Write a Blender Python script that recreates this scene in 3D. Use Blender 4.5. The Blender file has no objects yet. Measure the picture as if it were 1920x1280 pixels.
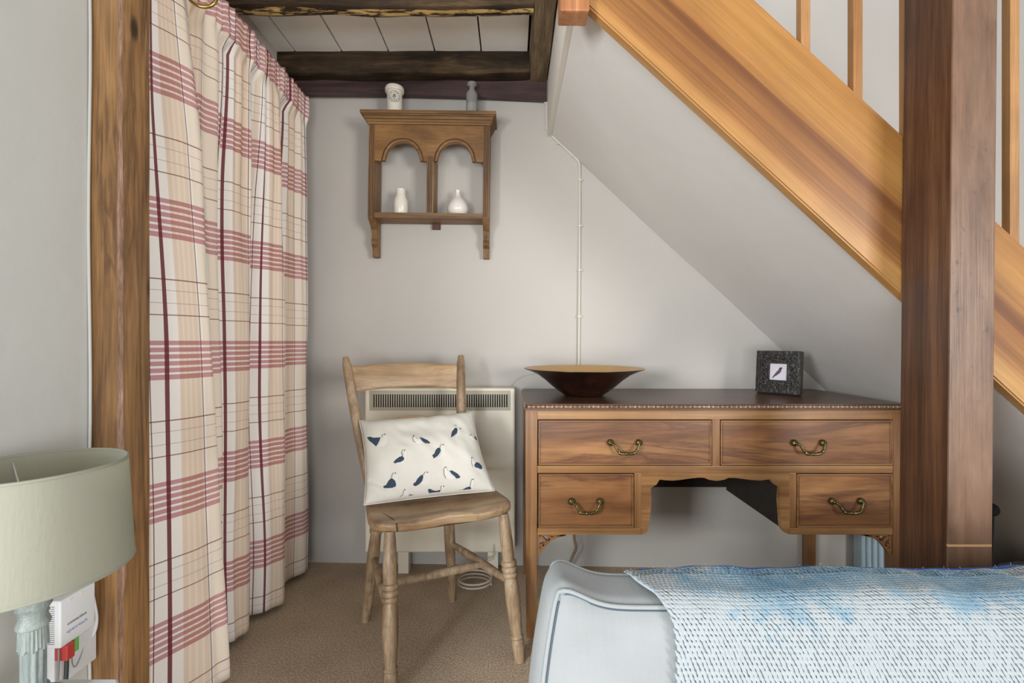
import bpy, bmesh, math, random
from mathutils import Vector, Matrix, noise
random.seed(7)
sc = bpy.context.scene
COL = sc.collection
F = 850.0; H = 0.97          # focal length in pixels of the 1920 frame, eye height in metres

# ---------------------------------------------------------------- camera, world, light, exposure
cam = bpy.data.objects.new('camera', bpy.data.cameras.new('camera'))
cam.data.sensor_width = 36; cam.data.lens = 36 * F / 1920
cam.data.clip_start = 0.02
cam.location = (0, 0, H); cam.rotation_euler = (math.pi / 2, 0, 0)
COL.objects.link(cam); sc.camera = cam

w = bpy.data.worlds.new('world'); sc.world = w; w.use_nodes = True
w.node_tree.nodes['Background'].inputs[0].default_value = (0.93, 0.96, 1.0, 1)
w.node_tree.nodes['Background'].inputs[1].default_value = 0.50

def area(name, loc, target, sx, sy, power, col):
    l = bpy.data.lights.new(name, 'AREA'); l.shape = 'RECTANGLE'; l.size = sx; l.size_y = sy
    l.energy = power; l.color = col
    o = bpy.data.objects.new(name, l); o.location = loc
    o.rotation_euler = (Vector(target) - Vector(loc)).to_track_quat('-Z', 'Y').to_euler()
    COL.objects.link(o); return o
area('window_light_right', (2.30, -1.70, 1.15), (-0.4, 1.8, 0.75), 0.9, 1.2, 80, (1.0, 0.985, 0.965))
area('window_light_left', (-1.45, -0.85, 1.20), (0.85, 1.9, 0.15), 0.6, 0.7, 66, (0.93, 0.97, 1.0))
area('fill_light_rear', (-0.45, -2.30, 0.60), (0.1, 1.9, 1.75), 2.0, 0.9, 62, (0.91, 0.96, 1.0))  # added low fill, aimed upwards to brighten ceiling and soffit
area('stairwell_light', (1.0, 1.45, 3.3), (1.0, 1.6, 1.0), 1.4, 0.8, 5, (0.95, 0.98, 1.0))

sc.view_settings.view_transform = 'Standard'
try: sc.view_settings.look = 'None'
except Exception: pass
sc.view_settings.gamma = 1.0; sc.view_settings.use_curve_mapping = False
sc.view_settings.exposure = 0.0

# ---------------------------------------------------------------- helpers
def at(px, py, Y): return Vector(((px - 960) * Y / F, Y, H - (py - 640) * Y / F))

def lin(r, g, b):
    f = lambda c: (c / 12.92 if c <= 0.04045 else ((c + 0.055) / 1.055) ** 2.4)
    return (f(r / 255), f(g / 255), f(b / 255), 1)

def new_mat(name, rough=0.6, metal=0.0, spec=0.5):
    m = bpy.data.materials.new(name); m.use_nodes = True
    b = m.node_tree.nodes['Principled BSDF']
    b.inputs['Roughness'].default_value = rough; b.inputs['Metallic'].default_value = metal
    b.inputs['Specular IOR Level'].default_value = spec
    return m, m.node_tree, b

class NT:
    def __init__(s, nt): s.nt = nt
    def n(s, t, **kw):
        nd = s.nt.nodes.new(t)
        for k, v in kw.items(): setattr(nd, k, v)
        return nd
    def l(s, a, b): s.nt.links.new(a, b)
    def math(s, op, a, b=None, c=None):
        nd = s.n('ShaderNodeMath', operation=op)
        for i, v in enumerate((a, b, c)):
            if v is None: continue
            if isinstance(v, (int, float)): nd.inputs[i].default_value = v
            else: s.l(v, nd.inputs[i])
        return nd.outputs[0]
    def mix(s, fac, a, b, blend='MIX'):
        nd = s.n('ShaderNodeMix', data_type='RGBA', blend_type=blend)
        for i, v in ((0, fac), (6, a), (7, b)):
            if isinstance(v, (int, float)): nd.inputs[i].default_value = v
            elif isinstance(v, tuple): nd.inputs[i].default_value = v
            else: s.l(v, nd.inputs[i])
        return nd.outputs[2]
    def coord(s, kind='Object', scale=(1, 1, 1), rot=(0, 0, 0), loc=(0, 0, 0)):
        tc = s.n('ShaderNodeTexCoord'); r = s.n('ShaderNodeMapping'); q = s.n('ShaderNodeMapping')
        r.inputs['Rotation'].default_value = rot; r.inputs['Location'].default_value = loc
        q.inputs['Scale'].default_value = scale
        s.l(tc.outputs[kind], r.inputs[0]); s.l(r.outputs[0], q.inputs[0]); return q.outputs[0]
    def noise(s, vec, scale, detail=4, dist=0.0, rough=0.5):
        nd = s.n('ShaderNodeTexNoise'); nd.inputs['Scale'].default_value = scale
        nd.inputs['Detail'].default_value = detail; nd.inputs['Distortion'].default_value = dist
        nd.inputs['Roughness'].default_value = rough
        if vec is not None: s.l(vec, nd.inputs['Vector'])
        return nd.outputs['Fac']
    def ramp(s, fac, stops):
        nd = s.n('ShaderNodeValToRGB'); cr = nd.color_ramp
        while len(cr.elements) < len(stops): cr.elements.new(0.5)
        for e, (p, c) in zip(cr.elements, stops):
            e.position = p; e.color = c if isinstance(c, tuple) else (c, c, c, 1)
        s.l(fac, nd.inputs[0]); return nd.outputs[0]
    def bump(s, bsdf, h, strength=0.3, dist=0.002):
        nd = s.n('ShaderNodeBump'); nd.inputs['Strength'].default_value = strength
        nd.inputs['Distance'].default_value = dist
        s.l(h, nd.inputs['Height']); s.l(nd.outputs[0], bsdf.inputs['Normal'])

def wood(name, dark, mid, light, axis='X', rough=0.45, across=14, along=0.9, fine=0.35, rot=(0, 0, 0),
         streak=None, streak_amt=0.6, bump=0.15, spec=0.5, wear=None, wear_amt=0.5, blotch=0.25, seed=0.0, knots=None):
    m, nt, b = new_mat(name, rough, 0, spec); g = NT(nt)
    def sc3(a, c): return {'X': (a, c, c), 'Y': (c, a, c), 'Z': (c, c, a)}[axis]
    v = g.coord('Object', sc3(along, across), rot, (seed, seed * .7, seed * 1.3))
    n1 = g.noise(v, 1.0, 5, 0.9, 0.55)
    col = g.ramp(n1, [(0.28, dark), (0.5, mid), (0.72, light)])
    v2 = g.coord('Object', sc3(along * 6, across * 16), rot)
    n2 = g.noise(v2, 1.0, 3, 0.2, 0.6)
    f = g.ramp(n2, [(0.3, 1 - fine), (0.62, 1.0)])
    col = g.mix(1.0, col, f, 'MULTIPLY')
    v3 = g.coord('Object', (1, 1, 1), rot)
    n3 = g.noise(v3, 7.0, 3)
    col = g.mix(1.0, col, g.ramp(n3, [(0.3, 1 - blotch), (0.65, 1.0)]), 'MULTIPLY')
    if streak:
        v4 = g.coord('Object', sc3(along * .7, across * 1.1), rot, (3.1 + seed, 1.7, 2.2))
        n4 = g.noise(v4, 1.0, 6, 1.6, 0.6)
        msk = g.ramp(n4, [(0.54, 0.0), (0.62, streak_amt), (0.66, 0.15), (0.72, streak_amt * .7), (0.78, 0.0)])
        col = g.mix(msk, col, streak)
    if knots:
        vo = g.n('ShaderNodeTexVoronoi'); vo.inputs['Scale'].default_value = 1.0
        g.l(g.coord('Object', sc3(knots[1], knots[2]), rot, (seed + .4, .9, 2.1)), vo.inputs['Vector'])
        col = g.mix(g.ramp(vo.outputs['Distance'], [(0.0, .95), (knots[0], .8), (knots[0] * 1.9, 0.0)]), col, knots[3])
    if wear:
        n5 = g.noise(v3, 16.0, 6, .3, .65)
        col = g.mix(g.ramp(n5, [(0.52, 0.0), (0.66, wear_amt)]), col, wear)
    g.l(col, b.inputs['Base Color'])
    g.bump(b, n2, bump, 0.0015)
    return m

def plain(name, col, rough=0.6, metal=0.0, spec=0.5, var=0.06, vscale=8.0, bump=0.0, bscale=60, bdist=0.001):
    m, nt, b = new_mat(name, rough, metal, spec); g = NT(nt)
    v = g.coord('Object'); n = g.noise(v, vscale, 4)
    c = g.mix(1.0, col, g.ramp(n, [(0.3, 1 - var), (0.7, 1.0)]), 'MULTIPLY')
    g.l(c, b.inputs['Base Color'])
    if bump: g.bump(b, g.noise(v, bscale, 5), bump, bdist)
    return m

def root_of(o):
    while o.parent: o = o.parent
    return o

def obj(name, bm, mat=None, parent=None, smooth=False, origin=None, angle=None):
    """link a bmesh (world coordinates) as ONE mesh object"""
    me = bpy.data.meshes.new(name)
    bmesh.ops.recalc_face_normals(bm, faces=bm.faces)
    base = Vector((0, 0, 0))
    if parent: base = root_of(parent)['_base'] if '_base' in root_of(parent) else root_of(parent).location
    elif origin is not None: base = Vector(origin)
    base = Vector(base)
    bmesh.ops.translate(bm, verts=bm.verts, vec=-base)
    bm.to_mesh(me); bm.free()
    if smooth:
        for p in me.polygons: p.use_smooth = True
        if angle is not None:
            try: me.set_sharp_from_angle(angle=math.radians(angle))
            except Exception: pass
    o = bpy.data.objects.new(name, me); COL.objects.link(o)
    if mat: me.materials.append(mat)
    if parent: o.parent = parent
    else: o.location = base
    return o

def tag(o, label, cat, group=None, kind=None):
    o['label'] = label; o['category'] = cat
    if group: o['group'] = group
    if kind: o['kind'] = kind
    return o
def thing(name, loc, label, cat, group=None):
    o = bpy.data.objects.new(name, None); o.empty_display_size = 0.05
    o.location = loc; COL.objects.link(o); tag(o, label, cat, group); return o
def struct(o): o['kind'] = 'structure'; return o

def B(): return bmesh.new()
def box(bm, x0, x1, y0, y1, z0, z1, bev=0.0, seg=2, M=None):
    vs = [bm.verts.new((x, y, z)) for x in (x0, x1) for y in (y0, y1) for z in (z0, z1)]
    fs = [(0, 1, 3, 2), (4, 6, 7, 5), (0, 4, 5, 1), (2, 3, 7, 6), (0, 2, 6, 4), (1, 5, 7, 3)]
    faces = [bm.faces.new([vs[i] for i in f]) for f in fs]
    if bev:
        es = list({e for f in faces for e in f.edges})
        r = bmesh.ops.bevel(bm, geom=es, offset=bev, segments=seg, affect='EDGES', profile=0.6)
        vs = list({v for f in r['faces'] for v in f.verts} | {v for v in vs if v.is_valid})
    if M is not None: bmesh.ops.transform(bm, matrix=M, verts=vs)
    return vs
def prism(bm, pts, axis, a, b, bev=0.0):
    """extrude a 2-D outline; axis 'Y': pts are (x,z); 'X': (y,z); 'Z': (x,y)"""
    def mk(p, t): return {'Y': (p[0], t, p[1]), 'X': (t, p[0], p[1]), 'Z': (p[0], p[1], t)}[axis]
    v0 = [bm.verts.new(mk(p, a)) for p in pts]; v1 = [bm.verts.new(mk(p, b)) for p in pts]
    n = len(pts)
    fs = [bm.faces.new(v0[::-1]), bm.faces.new(v1)]
    for i in range(n): fs.append(bm.faces.new((v0[i], v0[(i + 1) % n], v1[(i + 1) % n], v1[i])))
    if bev:
        es = list(set(fs[0].edges) | set(fs[1].edges))
        bmesh.ops.bevel(bm, geom=es, offset=bev, segments=2, affect='EDGES')
    return v0 + v1
def frame_of(d):
    d = Vector(d).normalized(); u = Vector((0, 0, 1)) if abs(d.z) < 0.9 else Vector((1, 0, 0))
    a = d.cross(u).normalized(); return a, a.cross(d).normalized(), d
def turned(bm, p0, p1, prof, seg=20, cap=True):
    """lathe: prof = [(t, r)] along p0 -> p1"""
    p0 = Vector(p0); p1 = Vector(p1); a, b, d = frame_of(p1 - p0); rings = []
    for t, r in prof:
        c = p0.lerp(p1, t)
        rings.append([bm.verts.new(c + (a * math.cos(k * math.tau / seg) + b * math.sin(k * math.tau / seg)) * max(r, 1e-4)) for k in range(seg)])
    for r0, r1 in zip(rings, rings[1:]):
        for k in range(seg): bm.faces.new((r0[k], r0[(k + 1) % seg], r1[(k + 1) % seg], r1[k]))
    if cap: bm.faces.new(rings[0][::-1]); bm.faces.new(rings[-1])
def lathe(bm, c, prof, seg=40, close=False):
    """vertical lathe about (cx,cy): prof = [(r, z)]"""
    rings = [[bm.verts.new((c[0] + r * math.cos(k * math.tau / seg), c[1] + r * math.sin(k * math.tau / seg), z)) for k in range(seg)] for r, z in prof]
    for r0, r1 in zip(rings, rings[1:]):
        for k in range(seg): bm.faces.new((r0[k], r0[(k + 1) % seg], r1[(k + 1) % seg], r1[k]))
    if close: 
        for k in range(seg): bm.faces.new((rings[-1][k], rings[-1][(k + 1) % seg], rings[0][(k + 1) % seg], rings[0][k]))
    else:
        bm.faces.new(rings[0][::-1]); bm.faces.new(rings[-1])
def tube(bm, pts, r, seg=10, cyc=False, flat=None):
    pts = [Vector(p) for p in pts]; n = len(pts); rings = []
    up = None
    for i, p in enumerate(pts):
        if cyc: d = pts[(i + 1) % n] - pts[i - 1]
        else: d = pts[min(i + 1, n - 1)] - pts[max(i - 1, 0)]
        if up is None: a, b, d = frame_of(d)
        else:
            d = d.normalized(); a = (up - d * up.dot(d)).normalized(); b = a.cross(d).normalized()
        up = a
        rr = r(i / (n - 1)) if callable(r) else r
        fa, fb = flat or (1, 1)
        rings.append([bm.verts.new(p + a * rr * fa * math.cos(k * math.tau / seg) + b * rr * fb * math.sin(k * math.tau / seg)) for k in range(seg)])
    pr = list(zip(rings, rings[1:])) + ([(rings[-1], rings[0])] if cyc else [])
    for r0, r1 in pr:
        for k in range(seg): bm.faces.new((r0[k], r0[(k + 1) % seg], r1[(k + 1) % seg], r1[k]))
    if not cyc: bm.faces.new(rings[0][::-1]); bm.faces.new(rings[-1])
def spline(pts, n=8):
    pts = [Vector(p) for p in pts]; out = []
    for i in range(len(pts) - 1):
        p0 = pts[max(i - 1, 0)]; p1 = pts[i]; p2 = pts[i + 1]; p3 = pts[min(i + 2, len(pts) - 1)]
        for k in range(n):
            t = k / n
            out.append(0.5 * ((2 * p1) + (p2 - p0) * t + (2 * p0 - 5 * p1 + 4 * p2 - p3) * t * t + (3 * p1 - p0 - 3 * p2 + p3) * t ** 3))
    out.append(pts[-1]); return out
def grid(bm, fn, nu, nv, wrap_u=False):
    vs = [[bm.verts.new(fn(i / nu, j / nv)) for j in range(nv + 1)] for i in range(nu + (0 if wrap_u else 1))]
    m = len(vs)
    for i in range(nu if wrap_u else nu):
        for j in range(nv):
            bm.faces.new((vs[i][j], vs[(i + 1) % m][j], vs[(i + 1) % m][j + 1], vs[i][j + 1]))
    return vs
def poly(bm, pts): bm.faces.new([bm.verts.new(p) for p in pts])
def text_mesh(body, size=0.01, spacing=1.0, align='CENTER'):
    cu = bpy.data.curves.new('t', 'FONT'); cu.body = body; cu.size = size; cu.align_x = align; cu.align_y = 'CENTER'
    cu.space_character = spacing; cu.extrude = 0.0002; cu.resolution_u = 2
    o = bpy.data.objects.new('t', cu); COL.objects.link(o)
    dg = bpy.context.evaluated_depsgraph_get(); dg.update()
    me = bpy.data.meshes.new_from_object(o.evaluated_get(dg))
    bpy.data.objects.remove(o); bpy.data.curves.remove(cu); return me

def sm(a, b, x):
    t = min(1, max(0, (x - a) / (b - a))); return t * t * (3 - 2 * t)

# ---------------------------------------------------------------- materials
def plaster(name, col, s=1.0):
    m, nt, b = new_mat(name, 0.75, 0, 0.3); g = NT(nt); v = g.coord('Object')
    n = g.noise(v, 2.2, 5); c = g.mix(1.0, col, g.ramp(n, [(0.3, 0.95), (0.7, 1.0)]), 'MULTIPLY')
    g.l(c, b.inputs['Base Color'])
    h = g.math('ADD', g.noise(v, 6, 4), g.math('MULTIPLY', g.noise(v, 90, 4), 0.06))
    g.bump(b, h, 0.35 * s, 0.012); return m
M_wall = plaster('white_plaster', lin(189, 184, 177))
M_cheek = plaster('cheek_plaster', lin(214, 208, 198))
M_wall_left = plaster('pale_grey_plaster', lin(196, 197, 192))
M_soffit = plaster('soffit_plaster', lin(207, 203, 198), 0.7)
def skirt_plaster():
    m, nt, b = new_mat('lower_wall_plaster', 0.7, 0, .3); return m
m, nt, b = new_mat('carpet_pile', 0.95, 0, 0.1); g = NT(nt); v = g.coord('Object')
c = g.ramp(g.noise(v, 190, 4, 0, .8), [(0.3, lin(132, 110, 88)), (0.5, lin(194, 172, 146)), (0.72, lin(238, 222, 200))])
c = g.mix(1.0, c, g.ramp(g.noise(v, 5, 4), [(0.3, 0.82), (0.7, 1.0)]), 'MULTIPLY')
g.l(c, b.inputs['Base Color']); g.bump(b, g.noise(v, 260, 4), 0.8, 0.006); M_carpet = m

M_oldbeam = wood('old_dark_beam', lin(30, 22, 14), lin(76, 58, 38), lin(122, 98, 68), 'X', 0.7, 18, 2.2, .6, blotch=.65, bump=.6, spec=.3,
                 wear=lin(168, 136, 84), wear_amt=.0)
M_goldbeam = wood('flaking_beam', lin(34, 25, 16), lin(78, 60, 40), lin(118, 94, 66), 'X', 0.7, 18, 2.2, .6, blotch=.6, bump=.6, spec=.3,
                  wear=None)
g = NT(M_goldbeam.node_tree); b = M_goldbeam.node_tree.nodes['Principled BSDF']
src = b.inputs['Base Color'].links[0].from_socket
sp = g.n('ShaderNodeSeparateXYZ'); g.l(g.coord('Object'), sp.inputs[0])
strip = g.math('MULTIPLY', g.math('COMPARE', sp.outputs[1], .034, .016), g.math('LESS_THAN', sp.outputs[2], .02))
fl = g.ramp(g.noise(g.coord('Object', (12, 60, 60)), 1.0, 6, .4, .7), [(.47, 0.0), (.54, .95)])
g.l(g.mix(g.math('MULTIPLY', strip, fl), src, lin(206, 172, 112)), b.inputs['Base Color'])
M_trimbeam = wood('worn_side_beam', lin(78, 62, 44), lin(124, 104, 78), lin(156, 134, 104), 'Y', 0.75, 18, 2.2, .5, bump=.5, spec=.3)
M_fascia = wood('purple_brown_board', lin(50, 36, 34), lin(84, 64, 62), lin(106, 86, 84), 'X', 0.5, 16, 1.2, .3)
M_board = plain('white_ceiling_board', lin(247, 244, 238), 0.5, var=.04)
M_gap = plain('dark_gap', lin(26, 22, 20), 0.9)
M_postL = wood('left_post_oak', lin(106, 74, 44), lin(162, 120, 76), lin(190, 148, 100), 'Z', 0.5, 12, 1.3, .4, bump=.4,
               streak=lin(66, 44, 28), streak_amt=.6, knots=(.085, 5, 12, lin(30, 20, 14)))
M_wane = wood('wane_of_post', lin(110, 76, 54), lin(160, 124, 102), lin(196, 164, 144), 'Z', 0.8, 40, 6, .5, bump=.9)
M_postR = wood('right_post_pine', lin(54, 33, 21), lin(92, 60, 40), lin(124, 86, 60), 'Z', 0.34, 15, .9, .4, bump=.25, spec=.5,
               streak=lin(46, 28, 18), streak_amt=.5, seed=2.0, knots=(.05, 4, 9, lin(34, 20, 14)))
M_stringer = wood('honey_stringer', lin(168, 130, 84), lin(184, 146, 98), lin(198, 164, 116), 'X', 0.38, 10, .55, .22,
                  rot=(0, -math.radians(42.4), 0), streak=None, bump=.08, blotch=.12)
M_honey = wood('honey_pine', lin(140, 94, 52), lin(172, 124, 76), lin(194, 146, 94), 'Z', 0.4, 20, 1, .25, bump=.08)
M_newel = wood('newel_pine', lin(140, 88, 54), lin(172, 114, 72), lin(190, 134, 88), 'Z', 0.5, 22, 1, .3)
M_shelf = wood('brown_shelf_oak', lin(96, 68, 38), lin(140, 104, 64), lin(164, 128, 82), 'X', 0.5, 26, 1.6, .35, bump=.2)
M_shelfV = wood('brown_shelf_oak_upright', lin(88, 60, 32), lin(132, 96, 58), lin(162, 126, 82), 'Z', 0.5, 30, 1.6, .4, bump=.2)
M_shelfF = wood('brown_shelf_frieze', lin(108, 74, 38), lin(138, 98, 54), lin(154, 114, 66), 'X', 0.5, 9, 3.0, .25, bump=.2)
M_dark_line = plain('dark_groove', lin(52, 32, 18), .7)
M_chair = wood('pale_worn_elm', lin(124, 96, 70), lin(176, 148, 116), lin(206, 182, 152), 'Z', 0.42, 20, 2.0, .38, bump=.2,
               wear=lin(86, 62, 42), wear_amt=.35)
M_seat = wood('worn_seat_elm', lin(136, 104, 72), lin(176, 144, 108), lin(200, 172, 138), 'X', 0.32, 22, 2.0, .3, bump=.25,
              wear=lin(98, 70, 46), wear_amt=.45, rot=(0, 0, -.35))
M_rail = wood('pale_rail_elm', lin(150, 118, 84), lin(190, 158, 120), lin(210, 182, 146), 'X', 0.42, 16, 1.4, .25, bump=.15,
              rot=(0, 0, -.3))
M_deskF = wood('mahogany_frame', lin(126, 86, 52), lin(158, 115, 72), lin(182, 138, 90), 'X', 0.34, 24, 1.0, .25, bump=.06)
M_deskV = wood('mahogany_upright', lin(116, 78, 48), lin(146, 104, 66), lin(170, 126, 82), 'Z', 0.34, 24, 1.2, .25, bump=.06)
M_deskD = wood('figured_mahogany', lin(104, 66, 40), lin(148, 102, 64), lin(184, 138, 92), 'X', 0.33, 9, 1.3, .22, bump=.05,
               streak=lin(92, 60, 44), streak_amt=.85)
M_deskT = wood('dark_desk_top', lin(66, 44, 34), lin(94, 66, 50), lin(114, 84, 66), 'X', 0.30, 12, .8, .25, bump=.05, spec=.45)
M_deskS = wood('dark_desk_side', lin(62, 38, 26), lin(92, 58, 38), lin(116, 78, 54), 'Z', 0.5, 14, .8, .25, bump=.05)
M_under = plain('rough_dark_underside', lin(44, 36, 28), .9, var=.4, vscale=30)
M_cock = plain('bead_shadow_line', lin(84, 52, 34), .45, var=.2)
M_carve = wood('carved_edge', lin(120, 92, 70), lin(166, 138, 112), lin(196, 170, 146), 'X', 0.35, 40, 12, .4, bump=.3)
M_brass = plain('aged_brass', lin(120, 112, 72), .32, 0.9, var=.55, vscale=160, bump=.3, bscale=300)
M_brass2 = plain('bright_brass', lin(184, 158, 92), .22, 1.0, var=.1)
M_heater = plain('cream_enamel', lin(236, 228, 208), .4, var=.03)
M_grille = plain('grey_grille', lin(176, 168, 148), .5, var=.03)
M_black = plain('black_void', lin(16, 14, 12), .9)
M_white = plain('white_plastic', lin(222, 224, 226), .4, var=.02)
M_cable = plain('cream_cable', lin(204, 196, 184), .5, var=.03)
M_cablek = plain('dark_green_cable', lin(52, 62, 58), .5)
M_cableg = plain('grey_cable', lin(140, 138, 138), .5)
M_cableb = plain('brown_cable', lin(150, 130, 108), .5)
M_red = plain('red_plug', lin(196, 70, 66), .4); M_green = plain('green_plug', lin(110, 190, 96), .4)
M_ceramic = plain('cream_glazed_ceramic', lin(226, 220, 206), .22, var=.03)
M_ceramic2 = plain('white_glazed_ceramic', lin(224, 216, 208), .2, var=.03)
M_ink = plain('navy_ink', lin(50, 62, 84), .5)
M_bowlout = wood('dark_lacquer', lin(20, 10, 8), lin(40, 20, 14), lin(60, 30, 20), 'Z', .2, 12, 5, .3, spec=.7, bump=.05)
M_bowlin = plain('gold_lacquer', lin(196, 158, 100), .35, .25, var=.12)
M_frame = plain('black_carved_wood', lin(44, 40, 37), .3, var=.5, vscale=60, bump=.6, bscale=70, bdist=.004)
M_paper = plain('picture_paper', lin(206, 200, 206), .6)
M_plum = plain('plum_watercolour', lin(104, 74, 100), .7, var=.4, vscale=120); M_plumd = plain('dark_plum', lin(56, 44, 60), .7)
M_lampst = wood('chalky_green_paint', lin(120, 132, 130), lin(158, 168, 164), lin(180, 188, 184), 'Z', .7, 60, 6, .35, bump=.5,
                wear=lin(70, 78, 78), wear_amt=.5)
M_tablep = plain('painted_table', lin(206, 208, 208), .5, var=.08)
def cloth(name, col, sc=1400, rough=.9, var=.1, bump=.4, both=.12):
    m, nt, b = new_mat(name, rough, 0, .2); g = NT(nt)
    v1 = g.coord('Object', (sc, sc * .12, sc * .12)); v2 = g.coord('Object', (sc * .12, sc * .12, sc))
    n = g.math('ADD', g.noise(v1, .35, 2), g.noise(v2, .35, 2))
    c = g.mix(1.0, col, g.ramp(n, [(0.7 / 2, 1 - var), (0.62, 1.0)]), 'MULTIPLY')
    c = g.mix(1.0, c, g.ramp(g.noise(g.coord('Object'), 9, 4), [(0.3, 1 - both), (0.7, 1.0)]), 'MULTIPLY')
    g.l(c, b.inputs['Base Color']); g.bump(b, n, bump, 0.0008); return m
M_shade = cloth('linen_shade', lin(168, 168, 154), 900, both=.03)
m = M_shade; nt = m.node_tree; b = nt.nodes['Principled BSDF']
tr = nt.nodes.new('ShaderNodeBsdfTranslucent'); tr.inputs[0].default_value = lin(226, 224, 206)
mx = nt.nodes.new('ShaderNodeMixShader'); mx.inputs[0].default_value = 0.38
nt.links.new(b.outputs[0], mx.inputs[1]); nt.links.new(tr.outputs[0], mx.inputs[2])
nt.links.new(mx.outputs[0], nt.nodes['Material Output'].inputs['Surface'])
try: b.inputs['Transmission Weight'].default_value = 0.0; b.inputs['Subsurface Weight'].default_value = 0.0
except Exception: pass
M_pillow = cloth('natural_cotton', lin(214, 210, 199), 700, both=.05)
M_bird = cloth('navy_embroidery', lin(58, 72, 88), 500, bump=.9, var=.4)
M_birdw = cloth('white_embroidery', lin(222, 219, 210), 500, bump=.9)
M_stitch = plain('dark_thread', lin(70, 66, 66), .8)
M_sofa = cloth('pale_linen', lin(150, 153, 153), 420, both=.12, var=.26, bump=.8)
M_piping = cloth('linen_piping', lin(146, 149, 149), 800, both=.02)
M_seam = plain('blue_grey_seam', lin(74, 88, 100), .8)
M_bag = cloth('grey_canvas', lin(176, 170, 164), 500)
M_blueheater = plain('pale_blue_enamel', lin(168, 188, 198), .45, var=.04)

# knitted throw
def throw_mat(name, gap):
    m, nt, b = new_mat(name, .95, 0, .15); g = NT(nt); v = g.coord('Object')
    n = g.noise(v, 5.0, 5, .4, .6)
    n2 = g.noise(v, 60, 3)
    n = g.math('ADD', n, g.math('MULTIPLY', g.math('SUBTRACT', n2, 0.5), 0.28))
    sep = g.n('ShaderNodeSeparateXYZ'); g.l(v, sep.inputs[0])
    # dip-dyed: the folded-over top of the throw is the bluer end
    zz = g.math('MULTIPLY_ADD', g.math('MAXIMUM', sep.outputs[2], -.06), 2.4, .0 if not gap else .03)
    n = g.math('ADD', n, zz)
    if gap: st = [(0.46, lin(176, 186, 191)), (0.56, lin(146, 168, 180)), (0.78, lin(88, 128, 156))]
    else: st = [(0.48, lin(160, 166, 168)), (0.54, lin(138, 157, 167)), (0.74, lin(92, 130, 154))]
    g.l(g.ramp(n, st), b.inputs['Base Color']); g.bump(b, g.noise(v, 700, 3), .6, .001); return m
M_throw = throw_mat('knit_yarn', False); M_throwg = throw_mat('knit_ground', True)
M_bluehem = plain('cobalt_fringe', lin(52, 92, 168), .9)

# curtain check
m, nt, b = new_mat('checked_curtain_cotton', 0.9, 0, .15); g = NT(nt)
uv = g.n('ShaderNodeUVMap', uv_map='UVMap'); sp = g.n('ShaderNodeSeparateXYZ'); g.l(uv.outputs[0], sp.inputs[0])
U, V = sp.outputs[0], sp.outputs[1]
PU = 0.235; PV = 0.347
fu = g.math('MODULO', g.math('ADD', U, PU * 20), PU)                       # metres inside the width repeat
fv = g.math('SUBTRACT', PV, g.math('MODULO', g.math('ADD', g.math('SUBTRACT', V, 0.972), PV * 20), PV))  # metres below a band top
def stripe(x, c, hw): return g.math('COMPARE', x, c, hw)
def add(*a):
    r = a[0]
    for q in a[1:]: r = g.math('MAXIMUM', r, q)
    return r
cream = lin(232, 219, 202); white = lin(236, 231, 225); tan = lin(222, 201, 180); pink = lin(190, 138, 142); burg = lin(110, 50, 56)
col = g.mix(add(stripe(fu, .060, .028), stripe(fu, .196, .006)), white, lin(226, 211, 194))
col = g.mix(add(stripe(fu, .038, .0045), stripe(fu, .051, .0040), stripe(fu, .064, .0045), stripe(fu, .078, .0050)), col, tan)
col = g.mix(stripe(fu, .120, .025), col, cream)
bands = [stripe(fv, .0055 + i * .0168, .0055 if i < 5 else .0062) for i in range(6)]
band = add(*bands)
inband = stripe(fv, .05, .05)
dk = g.mix(add(stripe(fu, .058, .026)), pink, lin(176, 122, 120))
col = g.mix(g.math('MULTIPLY', band, .93), col, dk)
col = g.mix(g.math('MULTIPLY', stripe(fv, .197, .0016), .85), col, lin(132, 78, 78))
col = g.mix(g.math('MULTIPLY', stripe(fv, .224, .0009), .5), col, lin(140, 100, 96))
col = g.mix(g.math('MULTIPLY', stripe(fv, .255, .0009), .5), col, lin(140, 100, 96))
col = g.mix(g.math('MULTIPLY', stripe(fv, .284, .0014), .85), col, lin(132, 78, 78))
col = g.mix(g.math('MULTIPLY', stripe(fu, .005, .0046), .95), col, burg)
col = g.mix(g.math('MULTIPLY', add(stripe(fu, .089, .0011), stripe(fu, .150, .0022), stripe(fu, .207, .0012)), .85), col, lin(96, 52, 50))
wv = g.noise(g.coord('UV', (2500, 200, 1)), 1.0, 2)
col = g.mix(1.0, col, g.ramp(wv, [(0.3, .93), (0.7, 1.0)]), 'MULTIPLY')
g.l(col, b.inputs['Base Color']); M_curtain = m
M_lining = plain('curtain_lining', lin(220, 214, 200), .9)

# glass
m, nt, b = new_mat('clear_glass', 0.12); g = NT(nt)
b.inputs['Transmission Weight'].default_value = .82; b.inputs['IOR'].default_value = 1.25; b.inputs['Base Color'].default_value = (.86, .86, .84, 1)
b.inputs['Specular IOR Level'].default_value = .8; M_glass = m

# ---------------------------------------------------------------- setting
def wallY(X): return 1.966 - 0.03 * X
# floor
bm = B(); box(bm, -1.6, 2.9, -3.4, 2.2, -0.05, 0.0); struct(obj('floor', bm, M_carpet))
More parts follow.
